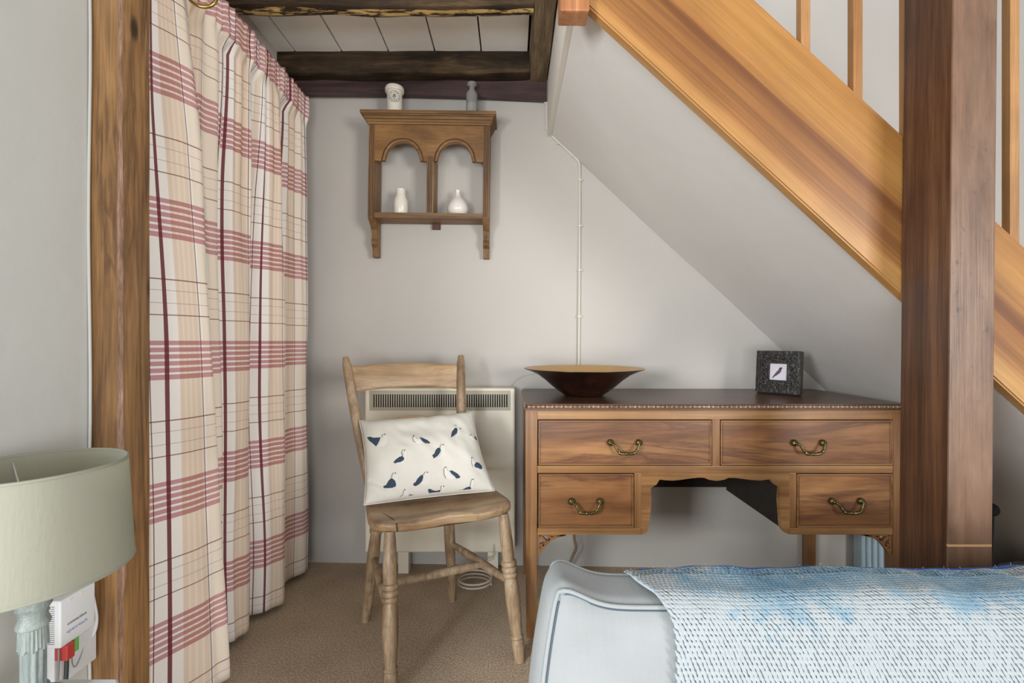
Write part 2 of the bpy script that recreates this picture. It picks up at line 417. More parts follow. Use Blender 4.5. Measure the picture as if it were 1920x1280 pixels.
# back wall (slightly out of square), gently uneven
bm = B()
def fw(u, v):
    X = -1.1 + 4.0 * u; Z = 3.6 * v
    n = (noise.noise(Vector((X * 2.1, Z * 2.1, 3))) - .0) * .004
    return Vector((X, wallY(X) + n, Z))
grid(bm, fw, 80, 70)
vs = list(bm.verts); r = bmesh.ops.extrude_face_region(bm, geom=list(bm.faces))
bmesh.ops.translate(bm, verts=[q for q in r['geom'] if isinstance(q, bmesh.types.BMVert)], vec=(0, .12, 0))
struct(obj('wall_back', bm, M_wall, smooth=True, angle=40))
# left wall: near stretch flush with the post, the stretch behind the curtain set back
bm = B()
def lw(u, v):
    Y = 0.25 + (0.93 - 0.25) * u; Z = 2.6 * v
    n = noise.noise(Vector((Y * 1.6, Z * 1.4, 9))) * .005
    return Vector((-0.866 + n * sm(.93, .7, Y), Y, Z))
grid(bm, lw, 60, 40); r = bmesh.ops.extrude_face_region(bm, geom=list(bm.faces))
bmesh.ops.translate(bm, verts=[q for q in r['geom'] if isinstance(q, bmesh.types.BMVert)], vec=(-.12, 0, 0))
struct(obj('wall_left', bm, M_wall_left, smooth=True, angle=40))
bm = B(); box(bm, -1.1, -0.978, 0.93, 2.05, 0, 2.6); struct(obj('wall_left_recess', bm, M_wall))
# filler strip of plaster beside the left post
bm = B(); tube(bm, [(-.862 + .002 * math.sin(z * 9), .9245, z) for z in [i * .1 for i in range(27)]], .0028, 8)
struct(obj('trim_1', bm, M_wall_left, smooth=True))

# ceiling: boards with open joints
ceil = bpy.data.objects.new('ceiling', None); COL.objects.link(ceil); struct(ceil)
bm = B(); box(bm, -1.1, 0.155, 0.55, 2.05, 2.197, 2.24); obj('backing', bm, M_gap, ceil)
xs = [-1.096, -.902, -.708, -.513, -.321, -.128, .067]
for i in range(6):
    bm = B(); z0 = 2.175 + random.uniform(-.001, .001)
    box(bm, xs[i] + .0030, xs[i + 1] - .0030, 0.55, 1.96, z0, 2.2, .0015)
    obj('board', bm, M_board, ceil)

# ---- beams
def rough_beam(name, x0, x1, y0, y1, z0, z1, mat, axis, amp=.005, seed=0, n=60, origin=None):
    """beam with uneven arrises"""
    bm = B(); k = 6
    L0, L1 = (x0, x1) if axis == 'X' else (y0, y1)
    a0, a1 = (y0, y1) if axis == 'X' else (x0, x1)
    sect = []
    for i in range(k): sect.append((a0 + (a1 - a0) * i / k, z0))
    for i in range(k): sect.append((a1, z0 + (z1 - z0) * i / k))
    for i in range(k): sect.append((a1 - (a1 - a0) * i / k, z1))
    for i in range(k): sect.append((a0, z1 - (z1 - z0) * i / k))
    ca, cz = (a0 + a1) / 2, (z0 + z1) / 2
    rings = []
    for j in range(n + 1):
        s = L0 + (L1 - L0) * j / n; ring = []
        for (a, z) in sect:
            cor = (abs((a - ca) / (a1 - a0) * 2) * abs((z - cz) / (z1 - z0) * 2))
            d = noise.noise(Vector((s * 7 + seed, a * 22, z * 22))) * amp - cor ** 6 * .004
            aa = a + (a - ca) * d / (a1 - a0) * 2; zz = z + (z - cz) * d / (z1 - z0) * 2 + noise.noise(Vector((s * 2, seed, 0))) * amp
            ring.append(bm.verts.new((s, aa, zz) if axis == 'X' else (aa, s, zz)))
        rings.append(ring)
    m_ = len(sect)
    for r0, r1 in zip(rings, rings[1:]):
        for q in range(m_): bm.faces.new((r0[q], r0[(q + 1) % m_], r1[(q + 1) % m_], r1[q]))
    bm.faces.new(rings[0][::-1]); bm.faces.new(rings[-1])
    return obj(name, bm, mat, None, True, origin or (x0, y0, z0), 50)
bb = rough_beam('ceiling_beam', -.976, .073, 1.88, 1.958, 2.083, 2.19, M_oldbeam, 'X', .006, 1)
tag(bb, 'dark rough ceiling beam against the back wall, just above the wall shelf', 'beam')
fb = rough_beam('ceiling_beam', -.976, .073, 1.50, 1.56, 2.083, 2.19, M_goldbeam, 'X', .006, 5)
tag(fb, 'dark ceiling beam with flaking golden patches at the top edge of the photo', 'beam')
tb = rough_beam('ceiling_beam', .072, .150, 0.62, 1.955, 2.078, 2.20, M_trimbeam, 'Y', .004, 9)
tag(tb, 'greyish brown beam running towards the camera, left of the stair newel', 'beam')
bm = B()
prism(bm, [(-.976, 2.030), (-.5, 2.024), (-.1, 2.012), (.148, 1.999), (.148, 2.088), (-.976, 2.088)], 'Y', 1.935, 1.957, .001)
tag(obj('fascia_board', bm, M_fascia, origin=(-.4, 1.95, 2.0)), 'purplish brown board fixed flat to the back wall under the rear beam', 'board')
# plaster cheek beside the side beam
bm = B(); box(bm, .152, .172, 1.16, 1.97, 1.855, 2.6, .002); struct(obj('wall_stair_cheek', bm, M_cheek))

# ---------------------------------------------------------------- staircase
st = thing('staircase', (1.0, 1.13, 0.0), 'honey coloured pine staircase with square balusters and white sloping underside', 'staircase')
SL = .916
def zlow(X): return 1.092 - SL * (X - .970)
bm = B(); x0, x1 = .188, 2.15
pts = [(x0, zlow(x0)), (x1, zlow(x1)), (x1, zlow(x1) + .397), (x0, zlow(x0) + .397)]
prism(bm, pts, 'Y', 1.13, 1.162, .004); obj('stringer', bm, M_stringer, st)
def sof(X): return 2.018 - .943 * X
bm = B()
def fs_(u, v):
    X = .157 + (2.16 - .157) * u; Y = 1.163 + (wallY(X) - 1.163) * v
    return Vector((X, Y, sof(X) + noise.noise(Vector((X * 3, Y * 3, 2))) * .003))
grid(bm, fs_, 50, 20); r = bmesh.ops.extrude_face_region(bm, geom=list(bm.faces))
bmesh.ops.translate(bm, verts=[q for q in r['geom'] if isinstance(q, bmesh.types.BMVert)], vec=(0, 0, .05))
obj('soffit', bm, M_soffit, st, True, angle=40)
# treads above the soffit
for k in range(8):
    X = .42 + k * .222; Z = sof(X) + .105 + .05
    bm = B(); box(bm, X - .02, X + .232, 1.162, 1.92, Z, Z + .025, .004); obj('tread', bm, M_honey, st)
for k in range(5):
    pxl = 1502 + 98 * k; X = (pxl - 960) * 1.137 / F; zb = zlow(X + .012) + .38
    bm = B(); box(bm, X, X + .0235, 1.137, 1.157, zb, 2.75 - k * .12, .001); obj('baluster', bm, M_honey, st)
bm = B(); box(bm, .1165, .1885, 1.10, 1.155, 1.772, 2.7, .005); obj('newel_post', bm, M_newel, st)
bm = B()
pts = [(.15, 2.62), (2.15, .79), (2.15, .85), (.15, 2.68)]
prism(bm, [(x, z + .35) for x, z in pts], 'Y', 1.125, 1.17, .006); obj('handrail', bm, M_honey, st)

# the stringer board: pale sapwood along the lower edge, a brown heart with dark lines, golden upper half
g = NT(M_stringer.node_tree); b = M_stringer.node_tree.nodes['Principled BSDF']
src = b.inputs['Base Color'].links[0].from_socket
tc = g.n('ShaderNodeTexCoord'); sp = g.n('ShaderNodeSeparateXYZ'); g.l(tc.outputs['Object'], sp.inputs[0])
al = math.radians(42.4)
perp = g.math('ADD', g.math('MULTIPLY', sp.outputs[0], math.sin(al)), g.math('MULTIPLY', sp.outputs[2], math.cos(al)))
perp = g.math('MULTIPLY', g.math('SUBTRACT', perp, (zlow(1.0)) * math.cos(al)), 1 / .292)
wob = g.noise(g.coord('Object', (.9, 5, 5), (0, -al, 0)), 1.0, 4, .5)
pw = g.math('ADD', perp, g.math('MULTIPLY', g.math('SUBTRACT', wob, .5), .30))
zone = g.ramp(pw, [(0.0, lin(255, 240, 216)), (.10, lin(255, 236, 206)), (.16, lin(222, 194, 166)), (.44, lin(212, 182, 152)), (.50, lin(176, 138, 108)), (.54, lin(220, 190, 158)), (.62, lin(238, 214, 176)), (.8, lin(236, 212, 168)), (1.0, lin(226, 198, 156))])
ln = g.noise(g.coord('Object', (.5, 46, 46), (0, -al, 0)), 1.0, 3, .3)
heart = g.math('MULTIPLY', g.ramp(pw, [(.12, 0.0), (.20, .5), (.44, .6), (.50, 1.0), (.58, .7), (.66, 0.05)]), g.ramp(ln, [(.52, 0.0), (.62, .85)]))
colr = g.mix(1.0, src, zone, 'MULTIPLY')
g.l(g.mix(heart, colr, lin(104, 64, 36)), b.inputs['Base Color'])

# ---------------------------------------------------------------- posts
bm = B()
n = 130; rings = []
for j in range(n + 1):
    z = 2.45 * j / n
    k1 = noise.noise(Vector((z * 3, 0, 1))) * .003; k2 = noise.noise(Vector((z * 9, 5, 1))) * .0035
    wv = .004 + .005 * max(0, noise.noise(Vector((z * 2.3, 2, 7))) + .35)
    sec = [(-.90, .932), (-.857 + k1 * .5, .930), (-.83, .929 + k1), (-.803 - wv, .930 + k1), (-.803 + k2, .930 + wv + abs(k2)),
           (-.801 + k1, .955), (-.801 + k1 + k2 * .4, .98), (-.802 + k1, 1.003), (-.81, 1.005), (-.90, 1.005)]
    rings.append([bm.verts.new((x, y, z)) for x, y in sec])
for r0, r1 in zip(rings, rings[1:]):
    for q in range(10):
        f = bm.faces.new((r0[q], r0[(q + 1) % 10], r1[(q + 1) % 10], r1[q]))
        if q == 3: f.material_index = 1
bm.faces.new(rings[0][::-1]); bm.faces.new(rings[-1])
pl = obj('timber_post', bm, M_postL, None, True, (-.83, .97, 0), 30); pl.data.materials.append(M_wane)
tag(pl, 'old brown timber post with a waney edge, between the left wall and the checked curtain', 'post')

bm = B(); vs = box(bm, 0, .098, 0, .127, 0, 2.9, .003)
for v_ in bm.verts:    # the post leans very slightly
    X0 = (1777 - 960) / F; lean = (v_.co.z - .46) / 1.26 * .0125
    v_.co.x += X0 + lean; v_.co.y += 1.0
pr = obj('timber_post', bm, M_postR, None, False, (1.0, 1.06, 0))
tag(pr, 'tall square dark pine post in front of the stairs on the right', 'post')
# paler, greyer front face: window sheen painted into the colour
g = NT(M_postR.node_tree); b = M_postR.node_tree.nodes['Principled BSDF']
src = b.inputs['Base Color'].links[0].from_socket
geo = g.n('ShaderNodeTexCoord'); sp = g.n('ShaderNodeSeparateXYZ'); g.l(geo.outputs['Object'], sp.inputs[0])
fm = g.math('LESS_THAN', sp.outputs[1], -.0565)
n_ = g.noise(g.coord('Object', (18, 18, 5)), 1.0, 5, .3, .6)
front = g.mix(g.ramp(n_, [(.35, .25), (.7, .70)]), src, lin(140, 112, 92))
spots = g.noise(g.coord('Object'), 34, 5, .4, .7)
band_ = g.ramp(sp.outputs[2], [(0.0, 0.0), (.78, 0.0), (1.0, 1.0)])
front = g.mix(g.math('MULTIPLY', g.ramp(spots, [(.60, 0.0), (.70, .8)]), g.math('COMPARE', sp.outputs[2], 1.15, .32)), front, lin(48, 34, 30))
front = g.mix(g.math('MULTIPLY', g.math('COMPARE', sp.outputs[2], .520, .0026), .7), front, lin(206, 166, 116))
g.l(g.mix(fm, src, front), b.inputs['Base Color'])

# ---------------------------------------------------------------- curtain
crest = [(0.93, -.81), (1.155, -.797), (1.32, -.872), (1.485, -.862), (1.655, -.829), (1.885, -.852), (2.05, -.85)]
def fold(y):
    """x of the cloth at depth y: long rise to each crest, quick fall behind it"""
    for (y0, x0), (y1, x1) in zip(crest, crest[1:]):
        if y <= y1:
            t = (y - y0) / (y1 - y0); tr = -.925
            if t < .28: k = .5 + .5 * math.cos(t / .28 * math.pi); return tr + (x0 - tr) * k
            q = (t - .28) / .72; k = (.5 - .5 * math.cos(q * math.pi)) ** .75
            return tr + (x1 - tr) * k + .015 * math.sin(q * 13 + y1 * 5) * (1 - q) * min(1, q * 5)
    return -.85
NU, NVc = 900, 90
zs = [0.022 + (1.990 - .022) * j / NVc for j in range(NVc + 1)]
def cpos(s, z):
    Y0 = 1.012 + .888 * s
    head = sm(1.865, 1.900, z); k = 1 - z / 2
    wn = 1 - sm(1.10, 1.50, Y0)
    Yf = Y0 + .13 * k * wn * (1 - head) * sm(1.0, 1.13, Y0)
    ampk = (.70 + .30 * (1 - z / 2)) * (1 - head) * (1 - .45 * sm(1.45, 1.86, z))
    drift = noise.noise(Vector((Y0 * 4, z * 1.1, 3))) * .02
    X = -.862 + (fold(Y0 + drift) + .862) * (ampk if z > 1.2 else ampk) + .012 * head
    X += math.sin(Y0 * 130 + math.sin(Y0 * 31) * 2) * .0045 * (1 - head * .2) * (1 if z > 1.6 else max(0, (z - .9) / .7) * .9 + .1)
    X += head * (noise.noise(Vector((Y0 * 60, z * 10, 8))) * .007 + math.sin(Y0 * 190) * .005)
    X += (noise.noise(Vector((Y0 * 12, z * 2, 1))) * .008 + noise.noise(Vector((Y0 * 34 + z * 1.5, z * 1.2, 6))) * .0045) * (1 - head)
    if head > 0: X += -.006 * head + .012 * math.sin((z - 1.84) / .15 * math.pi) * head * 0
    Z = z
    if z > 1.98: Z += noise.noise(Vector((Y0 * 70, 0, 0))) * .006
    if z < .06: Z += noise.noise(Vector((Y0 * 5, 2, 0))) * .008
    return Vector((X, Yf, Z))
us = [0]; prev = cpos(0, .8)
for i in range(1, NU + 1):
    p = cpos(i / NU, .8); us.append(us[-1] + (p - prev).length); prev = p
bm = B(); uvl = bm.loops.layers.uv.new('UVMap')
G = [[bm.verts.new(cpos(i / NU, z)) for z in zs] for i in range(NU + 1)]
for i in range(NU):
    for j in range(NVc):
        f = bm.faces.new((G[i][j], G[i + 1][j], G[i + 1][j + 1], G[i][j + 1]))
        for lp, (a, c_) in zip(f.loops, ((i, j), (i + 1, j), (i + 1, j + 1), (i, j + 1))):
            lp[uvl].uv = (us[a] + .12, zs[c_] + .020 * sm(1.80, 1.90, zs[c_]) + (.0025 * math.sin(us[a] * 170) * sm(1.86, 1.9, zs[c_])))
me = bpy.data.meshes.new('curtain'); bm.to_mesh(me); bm.free()
for p in me.polygons: p.use_smooth = True
me.materials.append(M_curtain)
cur = bpy.data.objects.new('curtain', me); COL.objects.link(cur)
md = cur.modifiers.new('thickness', 'SOLIDIFY'); md.thickness = .0015
tag(cur, 'cream floor length curtain with red and tan check, hanging beside the left post', 'curtain')
bm = B(); tube(bm, [(-.885, .99, 1.965), (-.885, 1.93, 1.965)], .008, 12); obj('curtain_track', bm, M_white, cur, True)
# brass ring over the curtain heading
hk = thing('brass_hook_ring', (-.779, 1.14, 2.175), 'brass ring hanging in front of the curtain heading at the top edge', 'ring')
c0 = at(378, -12, 1.14)
bm = B(); tube(bm, [c0 + Vector((.031 * math.cos(a), .010 * math.cos(a), .033 * math.sin(a))) for a in [k * math.tau / 40 for k in range(40)]], .0045, 10, True)
obj('ring', bm, M_brass2, hk, True)
bm = B(); turned(bm, c0 + Vector((0, 0, .034)), (c0.x, c0.y, 2.176), [(0, .004), (.1, .006), (.15, .0035), (.96, .0035), (.97, .014), (1, .016)], 12)
obj('stem', bm, M_brass2, hk, True)

# ---------------------------------------------------------------- wall shelf
RX = .013
SX, SYw, SZ = -.3485, wallY(-.3485) - .004, 1.60
sh = thing('wall_shelf', (SX, SYw, 1.28), 'small brown oak wall shelf with two arches and a moulded cornice', 'shelf')
YF = 1.868
def shp(px, py, Y=YF): return ((px - 960) * Y / F, H - (py - 640) * Y / F)
# work in a level frame; the whole shelf is then tilted a little clockwise
def lvl(px, py, Y=YF):
    x, z = shp(px, py, Y); return (x, z + (x - SX) * RX)
XL, XR = -.598, -.099
zt_ = 1.866; zb_ = 1.501
def side_profile():
    pts = [(YF, zt_), (YF, 1.482), (YF + .012, 1.470), (YF + .035, 1.455), (YF + .052, 1.440), (YF + .060, 1.420), (YF + .058, 1.402),
           (YF + .050, 1.392), (YF + .056, 1.380), (YF + .070, 1.368), (YF + .076, 1.352), (YF + .074, 1.330), (SYw, 1.328), (SYw, zt_)]
    return pts
for (a, c_) in ((XL, XL + .0255), (XR - .0255, XR)):
    bm = B(); prism(bm, side_profile(), 'X', a, c_, .001); sp_ = obj('side_panel', bm, M_shelfV, sh)
    for q in (.25, .5, .75):
        bm = B(); xx = a + (c_ - a) * q; box(bm, xx - .0012, xx + .0012, YF - .0008, YF + .001, 1.484, zt_ - .004); obj('reeding', bm, M_dark_line, sp_)
bm = B(); box(bm, XL + .0255, XR - .0255, YF + .004, SYw, zb_ - .022, zb_, .001); obj('shelf_board', bm, M_shelf, sh)
bm = B(); xm = (804 - 960) / 455
box(bm, xm - .0145, xm + .0145, YF + .003, SYw, zb_, 1.74, .001); dv = obj('divider', bm, M_shelfV, sh)
for q in (-.007, 0, .007):
    bm = B(); box(bm, xm + q - .0012, xm + q + .0012, YF + .0015, YF + .0035, zb_ + .002, 1.735); obj('reeding', bm, M_dark_line, dv)
# frieze with two pointed arches
def arch(cx, hw, zs_, za, n=14):
    out = []
    for k in range(n + 1):
        t = -1 + 2 * k / n
        h = (1 - abs(t) ** 2.3) ** .62
        out.append((cx + t * hw, zs_ + (za - zs_) * h))
    return out
zs0 = 1.713
A1 = (752 - 960) / 455; A2 = (850 - 960) / 455
a1 = arch(A1, .0725, zs0 + .006, 1.789); a2 = arch(A2, .0725, zs0 + .006, 1.789)
outl = [(XL + .0255, zt_), (XL + .0255, zs0), (A1 - .0725, zs0)] + a1 + [(A1 + .0725, zs0), (A2 - .0725, zs0)] + a2 + [(A2 + .0725, zs0), (XR - .0255, zs0), (XR - .0255, zt_)]
bm = B(); prism(bm, outl, 'Y', YF + .002, YF + .016); fr_ = obj('frieze', bm, M_shelfF, sh)
for A in (A1, A2):
    ap = arch(A, .0785, zs0 + .002, 1.797, 20)
    ap = [(A - .0785, zs0)] + ap + [(A + .0785, zs0)]
    bm = B(); tube(bm, [(x, YF + .001, z) for x, z in ap], .0062, 8); obj('arch_moulding', bm, M_shelf, fr_, True)
    ap2 = arch(A, .087, zs0 + .002, 1.806, 20); ap2 = [(A - .087, zs0)] + ap2 + [(A + .087, zs0)]
    bm = B(); tube(bm, [(x, YF + .0015, z) for x, z in ap2], .0013, 6); obj('arch_groove', bm, M_dark_line, fr_, True)
# cornice in stepped mouldings
for (dx, dy, z0, z1) in ((.004, .006, 1.862, 1.870), (.009, .012, 1.869, 1.879), (.014, .020, 1.878, 1.890), (.020, .028, 1.889, 1.894), (.026, .035, 1.893, 1.906)):
    bm = B(); box(bm, XL - dx, XR + dx, YF - dy, SYw, z0, z1, .0015); obj('cornice_moulding', bm, M_shelf, sh)
bm = B(); box(bm, xm - .005, xm + .030, SYw - .012, SYw, 1.455, zb_ - .022, .001); obj('mounting_block', bm, M_deskS, sh)
sh['_base'] = [SX, SYw, 1.28]
# tilt: rotate about the root
sh.rotation_euler = (0, RX, 0)
def on_shelf(X, z): return z - (X - SX) * math.sin(RX)

# objects on the shelf
X = -.492; Y = 1.900; z0 = on_shelf(X, 1.9065)
jar = thing('stoneware_jar', (X, Y, z0), 'cream stoneware jar with a round blue emblem on top of the wall shelf', 'jar')
bm = B(); lathe(bm, (X, Y), [(.001, z0), (.028, z0), (.031, z0 + .003), (.0315, z0 + .100), (.032, z0 + .103), (.0375, z0 + .104), (.0392, z0 + .108), (.0392, z0 + .119), (.037, z0 + .123),
                             (.031, z0 + .123), (.029, z0 + .118), (.028, z0 + .006), (.001, z0 + .006)], 48)
obj('body', bm, M_ceramic, jar, True, angle=35)
bm = B(); cz = z0 + .073; Rj = .0319
face_ang = math.atan2(-Y, -X) - .04
def wrap(x, z, rr=Rj):
    a = face_ang + x / Rj
    return Vector((X + rr * math.cos(a), Y + rr * math.sin(a), cz + z))
def ring2(r0, r1, n=40):
    for k in range(n):
        a, c_ = k * math.tau / n, (k + 1) * math.tau / n
        poly(bm, [wrap(r * math.cos(t), r * math.sin(t), Rj + .0003) for r, t in ((r0, a), (r1, a), (r1, c_), (r0, c_))])
ring2(.0232, .0244); ring2(.0140, .0148)
def letters(txt, r, ang0, step, flip):
    for i, ch in enumerate(txt):
        if ch == ' ': continue
        me = text_mesh(ch, .0088); a = ang0 + i * step
        rot = a - math.pi / 2 if not flip else a + math.pi / 2
        for p in me.polygons:
            pts = []
            for vi in p.vertices:
                q = me.vertices[vi].co
                x = q.x * math.cos(rot) - q.y * math.sin(rot) + r * math.cos(a); z = q.x * math.sin(rot) + q.y * math.cos(rot) + r * math.sin(a)
                pts.append(wrap(x, z, Rj + .0003 + q.z))
            poly(bm, pts)
        bpy.data.meshes.remove(me)
letters('FINE', .0190, math.radians(132), math.radians(-28), False)
letters('CERAMIC', .0190, math.radians(198), math.radians(24), True)
for cxx in (-.019, .019):
    poly(bm, [wrap(cxx + .0012 * math.cos(t), .0012 * math.sin(t) + .003, Rj + .0004) for t in [k * math.tau / 8 for k in range(8)]])
poly(bm, [wrap(x, z, Rj + .0004) for x, z in ((-.004, .0045), (.004, .0045), (.005, .009), (.0025, .0065), (0, .0105), (-.0025, .0065), (-.005, .009))])
def stroke(pts, wd):
    wd *= 1.4; pts = [(a * 1.25, c * 1.25) for a, c in pts]
    for p, q in zip(pts, pts[1:]):
        poly(bm, [wrap(p[0], p[1] - wd, Rj + .0004), wrap(q[0], q[1] - wd, Rj + .0004), wrap(q[0], q[1] + wd, Rj + .0004), wrap(p[0], p[1] + wd, Rj + .0004)])
stroke([(-.006, .0005), (-.003, .0022), (0, .001), (.003, .0025), (.006, .0015)], .0008)
stroke([(-.007, -.0025), (-.002, -.0005), (.003, -.0015), (.006, -.0005)], .0008)
stroke([(-.006, -.0045), (0, -.0052), (.005, -.0042)], .0005)
stroke([(-.0022, -.0075), (0, -.0066), (.0022, -.0075)], .0009)
obj('printed_emblem', bm, M_ink, jar)

X = -.168; z0 = on_shelf(X, 1.9068)
gb = thing('glass_bottle', (X, Y, z0), 'small clear glass bottle with a flared lip on top of the wall shelf', 'bottle')
bm = B()
prof = [(.001, z0), (.021, z0), (.0245, z0 + .004), (.0245, z0 + .098), (.022, z0 + .108), (.013, z0 + .116), (.0115, z0 + .120), (.0115, z0 + .131), (.016, z0 + .135), (.0205, z0 + .140), (.0205, z0 + .145), (.018, z0 + .148),
        (.012, z0 + .147), (.0095, z0 + .138), (.0095, z0 + .118), (.019, z0 + .104), (.0220, z0 + .096), (.0220, z0 + .008), (.001, z0 + .006)]
lathe(bm, (X, Y), prof, 16)
obj('glass_body', bm, M_glass, gb, True, angle=50)

Y = 1.915
X = (751.5 - 960) * Y / F; z0 = on_shelf(X, zb_ + .0006)
bm = B(); lathe(bm, (X, Y), [(.001, z0), (.0275, z0), (.0300, z0 + .003), (.0305, z0 + .045), (.030, z0 + .060), (.0225, z0 + .078), (.0205, z0 + .090), (.0205, z0 + .103), (.0215, z0 + .107), (.0190, z0 + .108), (.018, z0 + .100), (.001, z0 + .09)], 40)
tag(obj('ceramic_bottle', bm, M_ceramic, None, True, (X, Y, z0), 40), 'straight sided white ceramic bottle in the left arch of the wall shelf', 'vase')
X = (858 - 960) * Y / F; z0 = on_shelf(X, zb_ + .0006)
bm = B(); lathe(bm, (X, Y), [(.001, z0), (.030, z0), (.038, z0 + .006), (.0445, z0 + .022), (.0445, z0 + .034), (.038, z0 + .052), (.026, z0 + .068), (.015, z0 + .080), (.0105, z0 + .090), (.0105, z0 + .103), (.0125, z0 + .107), (.009, z0 + .107), (.008, z0 + .1), (.001, z0 + .09)], 44)
tag(obj('bud_vase', bm, M_ceramic2, None, True, (X, Y, z0), 60), 'round bellied white bud vase in the right arch of the wall shelf', 'vase')

# ---------------------------------------------------------------- panel heater
ht = thing('panel_heater', (-.30, 1.91, 0), 'cream electric panel heater on the back wall behind the chair', 'heater')
hx0, hx1, hz0, hz1, hy = -.614, .013, .090, .775, 1.885
gz0, gz1 = .97 - 129 / 451, .97 - 92 / 451
bm = B(); box(bm, hx0, hx1, hy, hy + .065, hz0, hz1, .012, 3)
obj('casing', bm, M_heater, ht, True, angle=35)
bm = B(); box(bm, hx0 + .05, hx1 - .05, hy + .064, 1.962, .2, .7); obj('wall_bracket', bm, M_grille, ht)
gx0, gx1 = (693 - 960) / 451, (957 - 960) / 451
bm = B(); box(bm, gx0, gx1, hy - .003, hy + .002, gz0, gz1, .001); gr_ = obj('grille_plate', bm, M_grille, ht)
sx0, sx1 = (700 - 960) / 451, (952.5 - 960) / 451
sz0, sz1 = .97 - 123 / 451, .97 - 99 / 451
bm = B()
N = 58; pit = (sx1 - sx0) / N
for k in range(N): box(bm, sx0 + k * pit + pit * .2, sx0 + k * pit + pit * .75, hy - .0036, hy - .0022, sz0, sz1)
o = obj('grille_slots', bm, M_black, gr_); o['kind'] = 'stuff'
bm = B()
for k in range(N + 1): box(bm, sx0 + k * pit - pit * .24, sx0 + k * pit + pit * .2, hy - .0062, hy - .003, sz0, sz1)
o = obj('grille_bars', bm, M_grille, gr_); o['kind'] = 'stuff'
for xx in ((755 - 960) / 451, -.08):
    bm = B(); box(bm, xx - .022, xx + .022, hy + .01, hy + .05, 0, hz0 + .01, .002); obj('foot', bm, M_heater, ht)

# cable coil on the floor by the heater, conduit on the wall
bm = B(); cc = at(905, 1056, 1.80); pts = []
for k in range(60):
    a = k * math.tau / 24; pts.append((cc.x - .03 + .065 * math.cos(a), 1.80 + .05 * math.sin(a), .005 + .0006 * k))
pts += [(cc.x + .04, 1.86, .08), (cc.x + .045, 1.93, .2)]
tube(bm, pts, .0036, 8)
tag(obj('power_cable', bm, M_cable, None, True, (cc.x, 1.80, 0)), 'cream cable coiled on the carpet under the heater', 'cable')
cd = thing('cable_conduit', (.29, 1.95, .3), 'thin cream cable running down the back wall from the beam to the desk', 'cable')
def onw(px, py, off=.006):
    Y = 1.966 / (1 + .03 * (px - 960) / F) - off; return at(px, py, Y)
bm = B(); pts = [onw(1025.5, 150), onw(1024.5, 190), onw(1026, 238), onw(1031, 250), onw(1058, 276), onw(1078, 295), onw(1085, 304), onw(1087, 318), onw(1087, 400), onw(1086, 560), onw(1085, 690), onw(1085, 760)]
tube(bm, spline(pts, 6), .0058, 8); obj('cable_run', bm, M_cable, cd, True)
for (px, py) in ((1025, 192), (1027, 240), (1050, 268), (1078, 293), (1089, 337), (1088.5, 423), (1088, 506), (1087, 593)):
    p = onw(px, py, .010); bm = B(); box(bm, p.x - .011, p.x + .009, p.y - .002, p.y + .008, p.z - .004, p.z + .004, .0015); obj('cable_clip', bm, M_cable, cd)
bm = B(); tube(bm, spline([at(1076, 985, 1.90), at(1077, 1010, 1.90), at(1080, 1028, 1.90), at(1074, 1042, 1.91), at(1066, 1062, 1.92)], 6), .006, 8)
tag(obj('power_cable', bm, M_cableb, None, True, (.26, 1.9, 0)), 'brown cable hanging down behind the left side of the desk', 'cable')
bm = B(); tube(bm, spline([at(955, 735, 1.955), at(958, 722, 1.955), at(975, 707, 1.955), at(995, 702, 1.955), at(1010, 702, 1.955), at(1040, 712, 1.955), at(1060, 760, 1.955)], 6), .0011, 6)
tag(obj('thin_wire', bm, M_cable, None, True, (.03, 1.955, .8)), 'thin pale wire looping over the wall from heater to desk', 'cable')

# ---------------------------------------------------------------- desk
dk = thing('writing_desk', (.665, 1.7, 0), 'mahogany kneehole desk with four drawers and a carved top edge', 'desk')
K = F / 1.48
def dx(px): return (px - 960) / K
def dz(py): return H - (py - 640) / K
XD0, XD1 = dx(985.5), dx(1698.5)
yF, yB = 1.48, 1.925
li, ri = dx(1008), dx(1675)
# legs
for (a, c_, y0, y1, lab) in ((XD0, li, yF, yF + .04, 0), (ri, XD1, yF, yF + .04, 0), (XD0, li - .002, yB - .04, yB, 1), (ri - .018, XD1 - .018, yB - .04, yB, 1)):
    bm = B(); vs = box(bm, a, c_, y0, y1, 0, .742, .0015)
    for v_ in bm.verts:
        if v_.co.z < .3:
            mx = (a + c_) / 2; my = (y0 + y1) / 2; v_.co.x = mx + (v_.co.x - mx) * .86; v_.co.y = my + (v_.co.y - my) * .86
    obj('leg', bm, M_deskV, dk)
# carcase
for (a, c_) in ((XD0 + .004, XD0 + .018), (XD1 - .026, XD1 - .012)):
    bm = B(); box(bm, a, c_, yF + .04, yB - .04, .34, .742); obj('side_panel', bm, M_deskS, dk)
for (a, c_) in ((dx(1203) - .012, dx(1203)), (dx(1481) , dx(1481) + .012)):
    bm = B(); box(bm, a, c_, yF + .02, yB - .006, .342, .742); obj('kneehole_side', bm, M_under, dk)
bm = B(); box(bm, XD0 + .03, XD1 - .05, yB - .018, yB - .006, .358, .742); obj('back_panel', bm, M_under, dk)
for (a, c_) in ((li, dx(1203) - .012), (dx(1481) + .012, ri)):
    bm = B(); box(bm, a, c_, yF + .02, yB - .02, .344, .352); obj('drawer_bottom', bm, M_under, dk)
